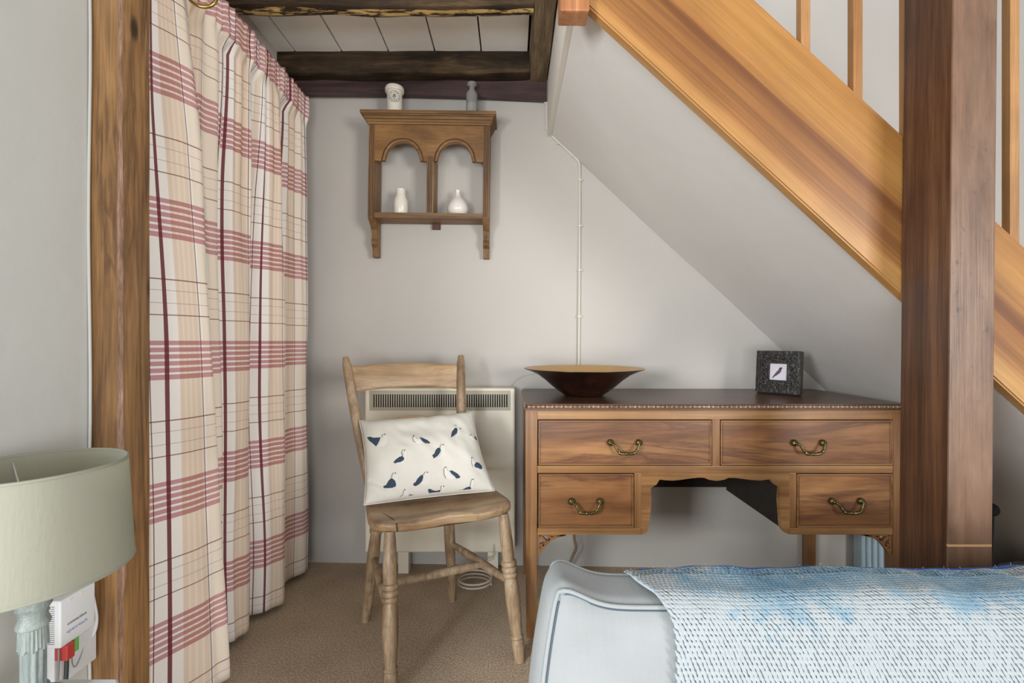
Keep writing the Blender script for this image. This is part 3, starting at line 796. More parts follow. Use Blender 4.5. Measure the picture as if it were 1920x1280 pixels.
# front rails
def rail(name, x0, x1, py0, py1, y0=yF + .002, y1=yF + .03, mat=M_deskF):
    bm = B(); box(bm, dx(x0), dx(x1), y0, y1, dz(py1), dz(py0), .0012); return obj(name, bm, mat, dk)
rail('top_rail', 1008, 1675, 770, 786.5)
rail('middle_rail', 1008, 1675, 873.5, 887)
rail('bottom_rail', 1008, 1202.5, 990.5, 1002.5)
rail('bottom_rail', 1481.5, 1675, 990.5, 1002.5)
rail('drawer_divider', 1336, 1350.5, 786.5, 873.5, mat=M_deskV)
rail('stile', 1190, 1203, 887, 990.5, mat=M_deskV)
rail('stile', 1481, 1494, 887, 990.5, mat=M_deskV)
rail('bead', 985.5, 1698, 767.8, 770.6, yF - .010, yF + .03)
# kneehole apron
ap = [(1203, 1002.3), (1208, 1001.5), (1215, 996), (1217, 987), (1219, 972), (1221.5, 950), (1222, 935), (1220.5, 918), (1221.5, 914.5), (1226, 912), (1231.5, 909), (1235, 903), (1237.5, 899.3),
      (1248, 900.6), (1262, 901.2), (1276, 900), (1296, 897), (1310, 895.6), (1321, 895.8), (1331, 900), (1345, 901.8), (1359, 899.5), (1367, 896), (1380, 896.2), (1408, 900), (1427, 901.2), (1446, 898.6),
      (1449, 903), (1455, 910), (1460, 912), (1464, 914.5), (1463, 925), (1462.4, 940), (1464, 963), (1465.5, 985), (1467, 992), (1472, 998.5), (1481, 1002.3)]
outl = [(dx(x), dz(y)) for x, y in ap] + [(dx(1481), dz(887)), (dx(1203), dz(887))]
bm = B(); prism(bm, outl, 'Y', yF + .003, yF + .020); obj('apron', bm, M_deskF, dk)
# drawers
def drawer(x0, x1, y0, y1, hx, hy_):
    bm = B(); box(bm, dx(x0) + .0022, dx(x1) - .0022, yF + .0035, yF + .30, dz(y1) + .0022, dz(y0) - .0022, .001)
    d = obj('drawer', bm, M_deskD, dk)
    X0, X1, Z0, Z1 = dx(x0) + .0022, dx(x1) - .0022, dz(y1) + .0022, dz(y0) - .0022
    bm = B(); e = .0022
    for (a, c_, z0, z1) in ((X0, X1, Z1 - e, Z1), (X0, X1, Z0, Z0 + e), (X0, X0 + e, Z0 + e, Z1 - e), (X1 - e, X1, Z0 + e, Z1 - e)):
        box(bm, a, c_, yF - .0002, yF + .004, z0, z1, .0006)
    obj('cock_bead', bm, M_deskF, d)
    bm = B(); q = .0062
    for (a, c_, z0, z1) in ((X0 + q, X1 - q, Z1 - q - .0014, Z1 - q), (X0 + q, X1 - q, Z0 + q, Z0 + q + .0014), (X0 + q, X0 + q + .0014, Z0 + q, Z1 - q), (X1 - q - .0014, X1 - q, Z0 + q, Z1 - q)):
        box(bm, a, c_, yF + .0031, yF + .0038, z0, z1)
    obj('bead_shade_line', bm, M_cock, d)  # thin dark line painted as the shade inside the cock bead
    # swan-neck bail handle on two rosettes
    bm = B(); cx, cz = dx(hx), dz(hy_); hw = .0465
    for s in (-1, 1):
        c_ = Vector((cx + s * hw, yF + .0035, cz))
        turned(bm, c_, c_ + Vector((0, -.016, 0)), [(0, .0100), (.2, .0115), (.45, .0112), (.75, .0085), (.95, .0045), (1, .001)], 14)
        for k in range(7):
            a = k * math.tau / 7 + .3
            p = c_ + Vector((math.cos(a) * .0062, -.0095, math.sin(a) * .0062))
            bmesh.ops.create_uvsphere(bm, u_segments=8, v_segments=6, radius=.0040, matrix=Matrix.Translation(p))
        bmesh.ops.create_uvsphere(bm, u_segments=8, v_segments=6, radius=.0045, matrix=Matrix.Translation(c_ + Vector((0, -.016, 0))))
    yh = yF - .016
    path = spline([(cx - hw + .002, yh, cz - .001), (cx - hw + .012, yh - .002, cz - .006), (cx - hw + .016, yh - .004, cz - .016), (cx - hw + .024, yh - .006, cz - .025), (cx - .018, yh - .007, cz - .0305), (cx, yh - .007, cz - .031),
                   (cx + .018, yh - .007, cz - .0305), (cx + hw - .016, yh - .006, cz - .025), (cx + hw - .009, yh - .004, cz - .016), (cx + hw - .006, yh - .002, cz - .008), (cx + hw - .002, yh, cz - .001)], 5)
    def rr(t):
        r = .0040 + .0016 * math.exp(-((abs(t - .5) - .12) / .07) ** 2)
        r += .0016 * math.exp(-((abs(t - .5) - .25) / .012) ** 2)
        return r
    tube(bm, path, rr, 8)
    bmesh.ops.create_uvsphere(bm, u_segments=10, v_segments=8, radius=.0060, matrix=Matrix.Translation((cx, yh - .008, cz - .031)))
    obj('handle', bm, M_brass, d, True)
drawer(1008.5, 1335.5, 787, 873, 1171, 829.5)
drawer(1351, 1678 - 3, 787, 873, 1515.5, 830)
drawer(1008.5, 1189.5, 887.5, 990, 1098, 939.5)
drawer(1494.5, 1675, 887.5, 990, 1586.5, 939)
# fretwork brackets
def bracket(flip):
    base = [(0, 0), (55, 0), (53, 4), (46, 4.5), (38, 9), (28, 13), (20, 19), (14, 27), (11, 31), (9, 36), (5, 38), (0, 39)]
    X_ = (lambda v: dx(1008.5 + v)) if not flip else (lambda v: dx(1674.5 - v))
    bm = B(); c_ = lambda p: (X_(p[0]), dz(1002.5 + p[1]))
    bars = [[(0, 0), (55, 0), (53, 4), (4, 3.4), (3.5, 39), (0, 39)],
            [(55, 0), (46, 4.5), (36, 7.5), (26, 12), (17, 20), (11, 28), (5, 38), (3, 30), (8, 22), (15, 14), (24, 7), (36, 3)],
            [(3, 2), (6, 2), (17, 13), (13, 17), (3, 6)],
            [(22, 3), (26, 3), (22, 12), (18, 12)], [(3, 20), (3, 24), (12, 22), (12, 17)]]
    for bpts in bars: prism(bm, [c_(p) for p in bpts], 'Y', yF + .006, yF + .018)
    obj('fretwork_bracket', bm, M_deskV, dk)
bracket(False); bracket(True)
# top
zT = .7683
tx0, tx1, ty0, ty1 = .048, 1.272, 1.4665, 1.937
bm = B()
lo = [(tx0 - .008, ty0 - .002), (tx1 + .008, ty0 - .002), (tx1 + .008, ty1 ), (tx0 - .008, ty1 )]
hi = [(tx0, ty0), (tx1, ty0), (tx1, ty1 - .002), (tx0, ty1 )]
ins = .004
L = [[(x, y, .7450) for x, y in ((tx0 - .004, ty0 + .006), (tx1 + .004, ty0 + .006), (tx1 + .004, ty1), (tx0 - .004, ty1))],
     [(x, y, .7490) for x, y in lo], [(x, y, .7530) for x, y in lo],
     [(x, y, .7600) for x, y in ((tx0 - .004, ty0 + .003), (tx1 + .004, ty0 + .003), (tx1 + .004, ty1), (tx0 - .004, ty1))],
     [(x, y, .7650) for x, y in ((tx0 - .005, ty0 - .001), (tx1 + .005, ty0 - .001), (tx1 + .005, ty1), (tx0 - .005, ty1))],
     [(x, y, zT) for x, y in hi]]
R_ = [[bm.verts.new(p) for p in ring] for ring in L]
for r0, r1 in zip(R_, R_[1:]):
    for q in range(4): bm.faces.new((r0[q], r0[(q + 1) % 4], r1[(q + 1) % 4], r1[q]))
bm.faces.new(R_[0][::-1]); bm.faces.new(R_[-1])
tp = obj('desk_top', bm, M_deskT, dk)
# carved leaf-and-dart edge
bm = B(); n = 41; per = (tx1 - tx0) / n
def leaf(cx, cy, cz, ax, sx, sz, tip):
    """raised leaf pointing along +-X (or Y on the side)"""
    pts = []
    for k in range(9):
        a = k * math.tau / 9
        u_, w_ = math.cos(a), math.sin(a) * (1 - .55 * tip * math.cos(a)); pts.append((u_ * sx, w_ * sz))
    if ax == 'X': base = [bm.verts.new((cx + u_, cy, cz + w_)) for u_, w_ in pts]; top = bm.verts.new((cx - tip * sx * .2, cy - .0035, cz))
    else: base = [bm.verts.new((cx, cy + u_, cz + w_)) for u_, w_ in pts]; top = bm.verts.new((cx - .0035, cy, cz))
    for k in range(9): bm.faces.new((base[k], base[(k + 1) % 9], top))
for k in range(n):
    cx = tx0 + per * (k + .5); y_ = ty0 + .001
    leaf(cx - .0072, y_, .7572, 'X', .0055, .0055, 1); leaf(cx + .0072, y_, .7572, 'X', .0055, .0055, -1)
    leaf(cx, y_, .7590, 'X', .0028, .0034, 0); leaf(cx, y_ - .001, .7520, 'X', .0050, .0016, 0); leaf(cx + per / 2, y_ - .001, .7520, 'X', .0034, .0016, 0)
    leaf(cx + per / 2, y_, .7585, 'X', .0012, .0055, 0)
m_ = 15; py_ = (ty1 - ty0) / m_
for k in range(m_):
    cy = ty0 + py_ * (k + .5)
    leaf(tx0 - .005, cy - .007, .7572, 'Y', .0055, .0055, 1); leaf(tx0 - .005, cy + .007, .7572, 'Y', .0055, .0055, -1); leaf(tx0 - .005, cy, .7590, 'Y', .0026, .0034, 0)
obj('carved_edge', bm, M_carve, tp)

# bowl
X, Y = (1094 - 960) * 1.70 / F, 1.70; z0 = zT
bw = thing('wide_bowl', (X, Y, z0), 'wide shallow bowl, dark outside and gold inside, on the desk', 'bowl')
Rb = .2225
po = [(.001, z0 + .0005), (.068, z0 + .0005), (.075, z0 + .004), (.098, z0 + .020), (.120, z0 + .038), (.145, z0 + .060), (.172, z0 + .079), (.200, z0 + .092), (Rb, z0 + .100)]
bm = B(); rings = []
lathe(bm, (X, Y), po + [(Rb - .0005, z0 + .1022), (.198, z0 + .0940), (.170, z0 + .0812), (.143, z0 + .0625), (.118, z0 + .0405), (.095, z0 + .022), (.072, z0 + .0065), (.001, z0 + .0045)], 96)
obj('bowl_shell', bm, M_bowlout, bw, True, angle=50)
bm = B(); lathe(bm, (X, Y), [(.001, z0 + .0050), (.072, z0 + .0072), (.095, z0 + .0227), (.118, z0 + .0413), (.143, z0 + .0633), (.170, z0 + .0820), (.198, z0 + .0948), (Rb - .0005, z0 + .1028), (Rb - .001, z0 + .1022),
                             (.198, z0 + .0942), (.170, z0 + .0814), (.143, z0 + .0627), (.118, z0 + .0407), (.095, z0 + .0222), (.072, z0 + .0067), (.001, z0 + .0047)], 96)
obj('bowl_lining', bm, M_bowlin, bw, True, angle=50)

# framed bird picture
pa = Vector((.957, 1.782, zT + .0005)); pb = Vector((1.056, 1.662, zT + .0005))
wd = (pb - pa).length; ux = (pb - pa).normalized(); ny = Vector((ux.y, -ux.x, 0)); 
if ny.y > 0: ny = -ny
uz = (Vector((0, 0, 1)) - ny * .10).normalized()      # leans back
nf = ux.cross(uz).normalized()
if nf.dot(ny) < 0: nf = -nf
pf = thing('picture_frame', (pa + pb) / 2, 'small square black carved frame with a purple bird picture on the desk', 'picture frame')
hgt = .160; lift = .006
def fp(u, v, d): return pa + Vector((0, 0, lift)) + ux * (u * wd) + uz * (v * hgt) + nf * d
def fbox(bm, u0, u1, v0, v1, d0, d1, bev=0):
    vs = [bm.verts.new(fp(u, v, d)) for u in (u0, u1) for v in (v0, v1) for d in (d0, d1)]
    for f in ((0, 1, 3, 2), (4, 6, 7, 5), (0, 4, 5, 1), (2, 3, 7, 6), (0, 2, 6, 4), (1, 5, 7, 3)): bm.faces.new([vs[i] for i in f])
    if bev:
        es = list({e for v_ in vs for e in v_.link_edges}); bmesh.ops.bevel(bm, geom=es, offset=bev, segments=2, affect='EDGES')
def ringf(bm, o, i, d0, d1, bev=.0):
    fbox(bm, o, 1 - o, 1 - i, 1 - o, d0, d1, bev); fbox(bm, o, 1 - o, o, i, d0, d1, bev)
    fbox(bm, o, i, i, 1 - i, d0, d1, bev); fbox(bm, 1 - i, 1 - o, i, 1 - i, d0, d1, bev)
bm = B(); ringf(bm, 0, .09, -.026, .004, .0015); obj('outer_moulding', bm, M_frame, pf)
bm = B(); ringf(bm, .09, .29, -.024, -.004, .001); cf = obj('carved_panel', bm, M_frame, pf)
bm = B()
for k in range(44):   # carved foliage on the flat of the frame
    t = k / 44 * 4; e = int(t); q = t - e; pos = .14 + .72 * q; ln = .19 + .03 * math.sin(k * 2.4)
    u_, v_ = [(pos, ln), (1 - ln, pos), (1 - pos, 1 - ln), (ln, 1 - pos)][e]
    p = fp(u_, v_, -.004); 
    bmesh.ops.create_uvsphere(bm, u_segments=8, v_segments=5, radius=1, matrix=Matrix.Translation(p) @ Matrix.Rotation(math.atan2(ux.y, ux.x), 4, 'Z') @ Matrix.Rotation(k * 1.9, 4, 'Y') @ Matrix.Diagonal((.0085, .0025, .0035, 1)))
obj('carved_foliage', bm, M_frame, cf, True)
bm = B(); ringf(bm, .285, .305, -.012, .0005, .0005); obj('inner_bead', bm, M_frame, pf)
bm = B(); fbox(bm, .28, .72, .28, .72, -.016, -.008); pic = obj('picture', bm, M_paper, pf)
def pp(x, y, d=-.0075): return fp(.305 + .39 * x, .305 + .39 * y, d)
bm = B(); poly(bm, [pp(x, y) for x, y in ((.14, .10), (.17, .20), (.28, .36), (.42, .56), (.52, .66), (.60, .70), (.66, .64), (.64, .52), (.56, .42), (.42, .30), (.26, .20), (.18, .09))]); obj('bird_body', bm, M_plum, pic)
bm = B(); poly(bm, [pp(x, y, -.0072) for x, y in ((.50, .66), (.54, .76), (.62, .80), (.68, .78), (.76, .74), (.69, .72), (.66, .66), (.58, .62))])
poly(bm, [pp(x, y, -.0071) for x, y in ((.16, .14), (.28, .36), (.46, .58), (.40, .44), (.28, .28))]); obj('bird_head', bm, M_plumd, pic)
bm = B(); s0 = fp(.5, .75, -.026); ft = Vector((s0.x, s0.y, zT + .001)) - ny * .045
tube(bm, [s0, ft], .005, 6); tube(bm, [fp(.02, .0, -.012) - Vector((0, 0, lift)), fp(.98, 0, -.012) - Vector((0, 0, lift))], .0055, 6)
obj('stand', bm, M_black, pf)

# ---------------------------------------------------------------- chair
CH = Vector((-.265, 1.475, 0))
ch = thing('kitchen_chair', CH, 'worn pale elm kitchen chair with turned legs and a plank seat', 'chair')
legs = {'fl': ((-.352, 1.305, .425), (-.331, 1.236, 0)), 'fr': ((-.027, 1.436, .425), (.024, 1.375, 0)),
        'bl': ((-.446, 1.525, .425), (-.508, 1.576, 0)), 'br': ((-.230, 1.625, .425), (-.224, 1.70, 0))}
front_prof = [(0, .0150), (.06, .0170), (.20, .0200), (.31, .0185), (.322, .0185), (.328, .0235), (.343, .0245), (.356, .0235), (.361, .0190), (.367, .0235), (.382, .0247), (.396, .0235), (.401, .0190), (.407, .0232), (.420, .0242), (.434, .0228), (.440, .0188),
              (.48, .0215), (.58, .0228), (.70, .0205), (.80, .0172), (.823, .0162), (.830, .0200), (.840, .0202), (.848, .0176), (.86, .0192), (.90, .0195), (.95, .0170), (1, .0140)]
back_prof = [(0, .0150), (.08, .0170), (.13, .0185), (.135, .0180), (.140, .0222), (.152, .0232), (.163, .0222), (.167, .0180), (.172, .0222), (.186, .0232), (.199, .0222), (.203, .0178), (.208, .0218), (.222, .0226), (.236, .0214), (.240, .0176), (.4, .0205), (.5, .0205), (.62, .0178), (.70, .0170),
             (.71, .0190), (.72, .0175), (.85, .0180), (.95, .0155), (1, .0135)]
plain_prof = [(0, .0165), (.15, .0185), (.4, .0200), (.52, .0190), (.58, .0172), (.66, .0172), (.69, .0190), (.72, .0185), (.85, .0170), (1, .0140)]
for k, (a, c_) in legs.items():
    bm = B(); turned(bm, a, c_, {'f': front_prof, 'b': back_prof}[k[0]] if k != 'br' else plain_prof, 24); obj('leg', bm, M_chair, ch, True, angle=50)
def lp(k, z): a, c_ = map(Vector, legs[k]); t = (a.z - z) / (a.z - c_.z); return a.lerp(c_, t)
sprof = [(0, .0085), (.1, .0105), (.3, .0135), (.5, .0150), (.7, .0135), (.9, .0105), (1, .0085)]
Lf, Lb, Rf, Rb2 = lp('fl', .215), lp('bl', .235), lp('fr', .222), lp('br', .235)
for a, c_ in ((Lf, Lb), (Rf, Rb2)):
    bm = B(); turned(bm, a, c_, sprof, 16); obj('stretcher', bm, M_chair, ch, True, angle=50)
bm = B(); turned(bm, Lf.lerp(Lb, .42), Rf.lerp(Rb2, .42), [(0, .0095), (.2, .0125), (.5, .0140), (.8, .0125), (1, .0095)], 16); obj('stretcher', bm, M_chair, ch, True, angle=50)
# seat: saddled plank
FL, FR, BR, BL = Vector((-.400, 1.268)), Vector((.020, 1.432)), Vector((-.125, 1.715)), Vector((-.515, 1.580))
def seat_xy(u, v):
    return (FL * (1 - u) + FR * u) * (1 - v) + (BL * (1 - u) + BR * u) * v
def sq(t, e=.34): return math.copysign(abs(t) ** e, t)
def seat_pt(a, r):
    cu, cv = sq(math.cos(a)), sq(math.sin(a)); 
    return .5 + .5 * cu * r, .5 + .5 * cv * r
def dish(u, v):
    x, y = 2 * u - 1, 2 * v - 1
    d = .010 * max(0, 1 - (x * x) ** 1.5) * max(0, 1 - ((y + .05) ** 2) ** 2)
    fr = math.exp(-((y + 1) / .22) ** 2) * (.007 * math.exp(-((abs(x) - .42) / .28) ** 2) - .004 * math.exp(-(x / .16) ** 2))
    return -d - fr
bm = B(); n = 72; prev = None; rs = [.02, .2, .4, .6, .75, .88, .95, .985, 1.0]
zt0 = .457
rings = []
for r in rs:
    ring = []
    for k in range(n):
        a = k * math.tau / n; u, v = seat_pt(a, r); p = seat_xy(u, v); e = -.006 * max(0, (r - .93) / .07) ** 2
        ring.append(bm.verts.new((p.x, p.y, zt0 + dish(u, v) + e)))
    rings.append(ring)
for (r, zz) in ((1.004, zt0 - .014), (1.0, zt0 - .024), (.97, zt0 - .032)):
    ring = []
    for k in range(n):
        a = k * math.tau / n; u, v = seat_pt(a, r); p = seat_xy(u, v); ring.append(bm.verts.new((p.x, p.y, zz + dish(u, v) * .5)))
    rings.append(ring)
for r0, r1 in zip(rings, rings[1:]):
    for k in range(n): bm.faces.new((r0[k], r0[(k + 1) % n], r1[(k + 1) % n], r1[k]))
bm.faces.new(rings[0][::-1]); bm.faces.new(rings[-1])
obj('seat', bm, M_seat, ch, True, angle=60)
bm = B()   # split in the plank at the front left corner
cr = [seat_xy(.10, .28), seat_xy(.13, .18), seat_xy(.155, .09), seat_xy(.165, .03), seat_xy(.168, .0)]
pts = [(p.x, p.y, zt0 + dish(.15, .15) + .001 - (.004 if i > 2 else 0)) for i, p in enumerate(cr)]
e_ = seat_xy(.168, -.008); pts += [(e_.x, e_.y, zt0 - .016), (e_.x + .001, e_.y + .003, zt0 - .030)]
tube(bm, spline(pts, 3), lambda t: .0004 + .0010 * t, 6); obj('split', bm, M_black, ch)
# back stiles
sb = {'l': (Vector((-.478, 1.556, .43)), Vector((-.611, 1.665, .912))), 'r': (Vector((-.183, 1.672, .43)), Vector((-.201, 1.785, .914)))}
for k, (a, c_) in sb.items():
    bm = B(); n = 16; pts = [a.lerp(c_, i / n) + Vector((0, -.010 * math.sin(i / n * math.pi), 0)) for i in range(n + 1)]
    tube(bm, pts, lambda t: .0185 + .0025 * math.sin(t * math.pi) - (.006 if t > .99 else 0), 14, flat=(1.0, .85)); obj('back_post', bm, M_chair, ch, True, angle=50)
def bkrail(zl0, zl1, tk, hump, arch_, name, u0=0, u1=1, zoff=.0):
    A, C_ = sb['l'], sb['r']
    def P(s, z):
        ta = (z - .43) / (.912 - .43); p = A[0].lerp(A[1], ta).lerp(C_[0].lerp(C_[1], ta), s)
        bow = math.sin(s * math.pi); return Vector((p.x - .010 * bow * .3, p.y + .020 * bow, z))
    bm = B(); N = 30
    def q(s, e, side):
        s_ = u0 + (u1 - u0) * s
        top = zl1 + hump * math.sin(s_ * math.pi) ** 2; bot = zl0 + arch_ * math.sin(s_ * math.pi)
        z = bot + (top - bot) * e; p = P(s_, z); rn = (1 - (2 * e - 1) ** 6) ** .5
        p.y += side * tk * rn; return p
    ringsr = []
    for i in range(N + 1):
        s = i / N; ring = []
        for e in [0, .04, .12, .5, .88, .96, 1.0]: ring.append(bm.verts.new(q(s, e, -1)))
        for e in [.96, .88, .5, .12, .04]: ring.append(bm.verts.new(q(s, e, 1)))
        ringsr.append(ring)
    m2 = len(ringsr[0])
    for r0, r1 in zip(ringsr, ringsr[1:]):
        for k in range(m2): bm.faces.new((r0[k], r0[(k + 1) % m2], r1[(k + 1) % m2], r1[k]))
    bm.faces.new(ringsr[0][::-1]); bm.faces.new(ringsr[-1])
    obj(name, bm, M_rail, ch, True, angle=50)
bkrail(.785, .881, .009, .006, .014, 'crest_rail')
bkrail(.630, .665, .009, .030, .010, 'lumbar_rail')

# ---------------------------------------------------------------- cushion with birds
cu = thing('scatter_cushion', (-.30, 1.50, .447), 'white cushion embroidered with dark blue seabirds on the kitchen chair', 'cushion')
cTL, cTR, cBR, cBL = Vector((-.533, 1.580, .694)), Vector((-.144, 1.670, .712)), Vector((-.058, 1.522, .469)), Vector((-.456, 1.396, .466))
cn = (cBR - cBL).cross(cTL - cBL).normalized()
if cn.y > 0: cn = -cn
def cus(u, v, side):
    p = (cBL * (1 - u) + cBR * u) * (1 - v) + (cTL * (1 - u) + cTR * u) * v
    x, y = 2 * u - 1, 2 * v - 1
    f = (max(0, 1 - abs(x) ** 2.6) * max(0, 1 - abs(y) ** 2.6)) ** .55
    # edges pull in between the corners
    ins_ = .5 - u, .5 - v
    p += (cBR - cBL) * ((.5 - u) * 2 * .030 * (1 - y * y)) + (cTL - cBL) * ((.5 - v) * 2 * (.045 if v > .5 else .012) * (1 - x * x))
    t = .074 if side > 0 else .020
    fold_ = 0
    if side > 0:
        fold_ = -.010 * math.exp(-((u - .58) / .04) ** 2) * sm(.62, .95, v) * (1 - sm(.97, 1, v))
        fold_ += -.012 * math.exp(-(((v - .24) + (u - .02) * .9) / .035) ** 2) * (1 - sm(.16, .3, u)) * sm(0, .04, u)
    n_ = noise.noise(Vector((u * 4, v * 3.4, side))) * .012 + noise.noise(Vector((u * 12 + v * 4, v * 6, side + 4))) * .0045
    return p + cn * (side * t * f + (fold_ + n_) * f ** .5 * (1 if side > 0 else .5))
bm = B(); Nn = 70
ga = grid(bm, lambda u, v: cus(u, v, 1), Nn, Nn); gb_ = grid(bm, lambda u, v: cus(u, v, -1), Nn, Nn)
bmesh.ops.remove_doubles(bm, verts=bm.verts, dist=1e-5)
obj('cover', bm, M_pillow, cu, True)
bm = B(); edge = [cus(i / 30, 0, 1) for i in range(30)] + [cus(1, i / 30, 1) for i in range(30)] + [cus(1 - i / 30, 1, 1) for i in range(30)] + [cus(0, 1 - i / 30, 1) for i in range(30)]
tube(bm, edge, .0016, 6, True); obj('seam', bm, M_pillow, cu, True)
def inv(px, py):
    best = None
    u, v = .5, .5
    def pr(u, v):
        p = cus(min(1, max(0, u)), min(1, max(0, v)), 1); return 960 + F * p.x / p.y, 640 - F * (p.z - H) / p.y
    for _ in range(12):
        x, y = pr(u, v); e = .004; x1, y1 = pr(u + e, v); x2, y2 = pr(u, v + e)
        a, b_, c_, d_ = (x1 - x) / e, (x2 - x) / e, (y1 - y) / e, (y2 - y) / e; det = a * d_ - b_ * c_
        if abs(det) < 1e-6: break
        ex, ey = px - x, py - y
        u += max(-.2, min(.2, (d_ * ex - b_ * ey) / det)); v += max(-.2, min(.2, (a * ey - c_ * ex) / det))
        u = min(.985, max(.015, u)); v = min(.985, max(.015, v))
    return u, v
def onc(zx, zy, d=.0012):
    u, v = inv(660 + zx / 5.817, 740 + zy / 5.817); return cus(u, v, 1) + cn * d
def patch(bm, pts, d, thick):
    """raised embroidered patch: fan with a domed centre"""
    c_ = onc(sum(p[0] for p in pts) / len(pts), sum(p[1] for p in pts) / len(pts), d + thick)
    cc_ = (sum(p[0] for p in pts) / len(pts), sum(p[1] for p in pts) / len(pts))
    o_ = [bm.verts.new(onc(p[0], p[1], d)) for p in pts]
    i_ = [bm.verts.new(onc(p[0] * .7 + cc_[0] * .3, p[1] * .7 + cc_[1] * .3, d + thick)) for p in pts]
    cv = bm.verts.new(c_); n = len(pts)
    for k in range(n):
        bm.faces.new((o_[k], o_[(k + 1) % n], i_[(k + 1) % n], i_[k])); bm.faces.new((i_[k], i_[(k + 1) % n], cv))
birds = [  # wing outline, neck line, eye, body outline (measured on the cushion face)
 ([(162, 468), (190, 458), (235, 470), (312, 466), (300, 500), (285, 530), (262, 566), (225, 530), (190, 505)], [(325, 462), (328, 440), (345, 432)], (358, 434), [(300, 470), (325, 462), (345, 425), (372, 425), (385, 470), (388, 520), (350, 560), (290, 572), (265, 565)]),
 ([(450, 738), (480, 705), (515, 680), (550, 668), (570, 690), (565, 715), (530, 735), (475, 746)], [(550, 666), (540, 640), (545, 610), (560, 600)], (574, 607), [(560, 600), (585, 600), (600, 660), (595, 710), (560, 745), (480, 760), (440, 755), (520, 738), (568, 712), (552, 665)]),
 ([(338, 1000), (372, 985), (400, 935), (430, 908), (465, 935), (480, 975), (478, 1000), (440, 1016), (380, 1020), (350, 1018)], [(430, 905), (438, 870), (455, 852)], (472, 857), [(450, 850), (480, 850), (500, 890), (505, 960), (482, 1000), (478, 950), (435, 905)]),
 ([(614, 1150), (640, 1138), (665, 1152), (680, 1185), (668, 1196), (640, 1190), (618, 1170)], [(520, 1180), (548, 1150), (562, 1115), (560, 1096)], (575, 1090), [(560, 1085), (590, 1085), (600, 1110), (620, 1140), (615, 1170), (560, 1185), (530, 1180), (560, 1120)]),
 ([(735, 462), (765, 470), (820, 495), (850, 520), (848, 532), (800, 530), (785, 522), (765, 505)], [(690, 520), (668, 505), (660, 480), (668, 455)], (672, 449), [(665, 445), (690, 445), (700, 470), (745, 478), (780, 525), (740, 538), (700, 530), (672, 500)]),
 ([(935, 580), (958, 578), (968, 605), (955, 640), (932, 668), (905, 688), (890, 694), (885, 680), (875, 662), (900, 640), (915, 600)], [(960, 578), (962, 555), (975, 540)], (992, 546), [(975, 540), (1005, 540), (1020, 570), (1020, 640), (985, 690), (940, 690), (968, 640), (968, 590)]),
 ([(770, 870), (776, 900), (765, 940), (735, 975), (695, 998), (668, 990), (670, 970), (690, 962), (715, 915), (745, 885)], [(778, 880), (790, 850), (805, 840)], (822, 848), [(800, 838), (832, 838), (850, 880), (850, 950), (815, 995), (745, 985), (776, 930), (780, 880)]),
 ([(825, 1088), (850, 1078), (880, 1095), (925, 1102), (972, 1090), (955, 1130), (915, 1155), (870, 1150), (840, 1130)], [(975, 1085), (965, 1060), (978, 1045)], (999, 1052), [(985, 1042), (1010, 1045), (1020, 1080), (1005, 1115), (955, 1140), (972, 1092)]),
 ([(1120, 365), (1140, 362), (1152, 385), (1143, 420), (1110, 448), (1080, 466), (1082, 440), (1092, 400)], [(1112, 336), (1138, 334)], (1180, 372), [(1145, 365), (1185, 362), (1208, 385), (1195, 430), (1160, 460), (1120, 458), (1145, 420)]),
 ([(1062, 828), (1090, 826), (1150, 862), (1180, 895), (1172, 910), (1135, 914), (1125, 895), (1085, 862)], [(1025, 915), (1005, 880), (1000, 830), (1008, 792)], (1022, 792), [(1005, 785), (1035, 788), (1045, 825), (1090, 870), (1128, 905), (1090, 925), (1030, 915), (1008, 860)]),
 ([(1152, 1082), (1200, 1050), (1245, 1012), (1285, 1000), (1300, 1020), (1295, 1045), (1250, 1066), (1190, 1082)], [(1288, 998), (1292, 960), (1305, 920)], (1319, 925), [(1305, 915), (1332, 920), (1338, 980), (1320, 1040), (1298, 1048), (1300, 1010)]),
 ([(1355, 735), (1385, 745), (1415, 775), (1420, 805), (1405, 815), (1375, 800), (1340, 790), (1332, 765)], [(1318, 790), (1305, 750), (1302, 700)], (1307, 688), [(1290, 682), (1320, 682), (1325, 720), (1352, 738), (1335, 765), (1345, 795), (1320, 790), (1305, 740)]),
 ([(1330, 458), (1345, 456), (1360, 480), (1362, 498), (1352, 494)], [], (1294, 440), [(1280, 432), (1308, 432), (1325, 455), (1345, 480), (1352, 510), (1320, 500), (1290, 470)]),
]
for wing, neck, eye, body in birds:
    if eye[1] > 1000:      # the lowest row follows the cushion's bottom seam
        up = lambda L: [(x, y - 52) for x, y in L]
        wing, neck, body, eye = up(wing), up(neck), up(body), (eye[0], eye[1] - 52)
    bm = B(); patch(bm, body, .0007, .0008); bo = obj('embroidered_bird', bm, M_birdw, cu, True)
    bm = B(); patch(bm, wing, .0016, .0016); obj('wing', bm, M_bird, bo, True)
    bm = B(); 
    if neck: tube(bm, [onc(*p, .0022) for p in neck], .0006, 5)
    patch(bm, [(eye[0] + 7 * math.cos(t), eye[1] + 7 * math.sin(t)) for t in [k * math.tau / 7 for k in range(7)]], .0020, .001)
    obj('stitching', bm, M_stitch, bo)

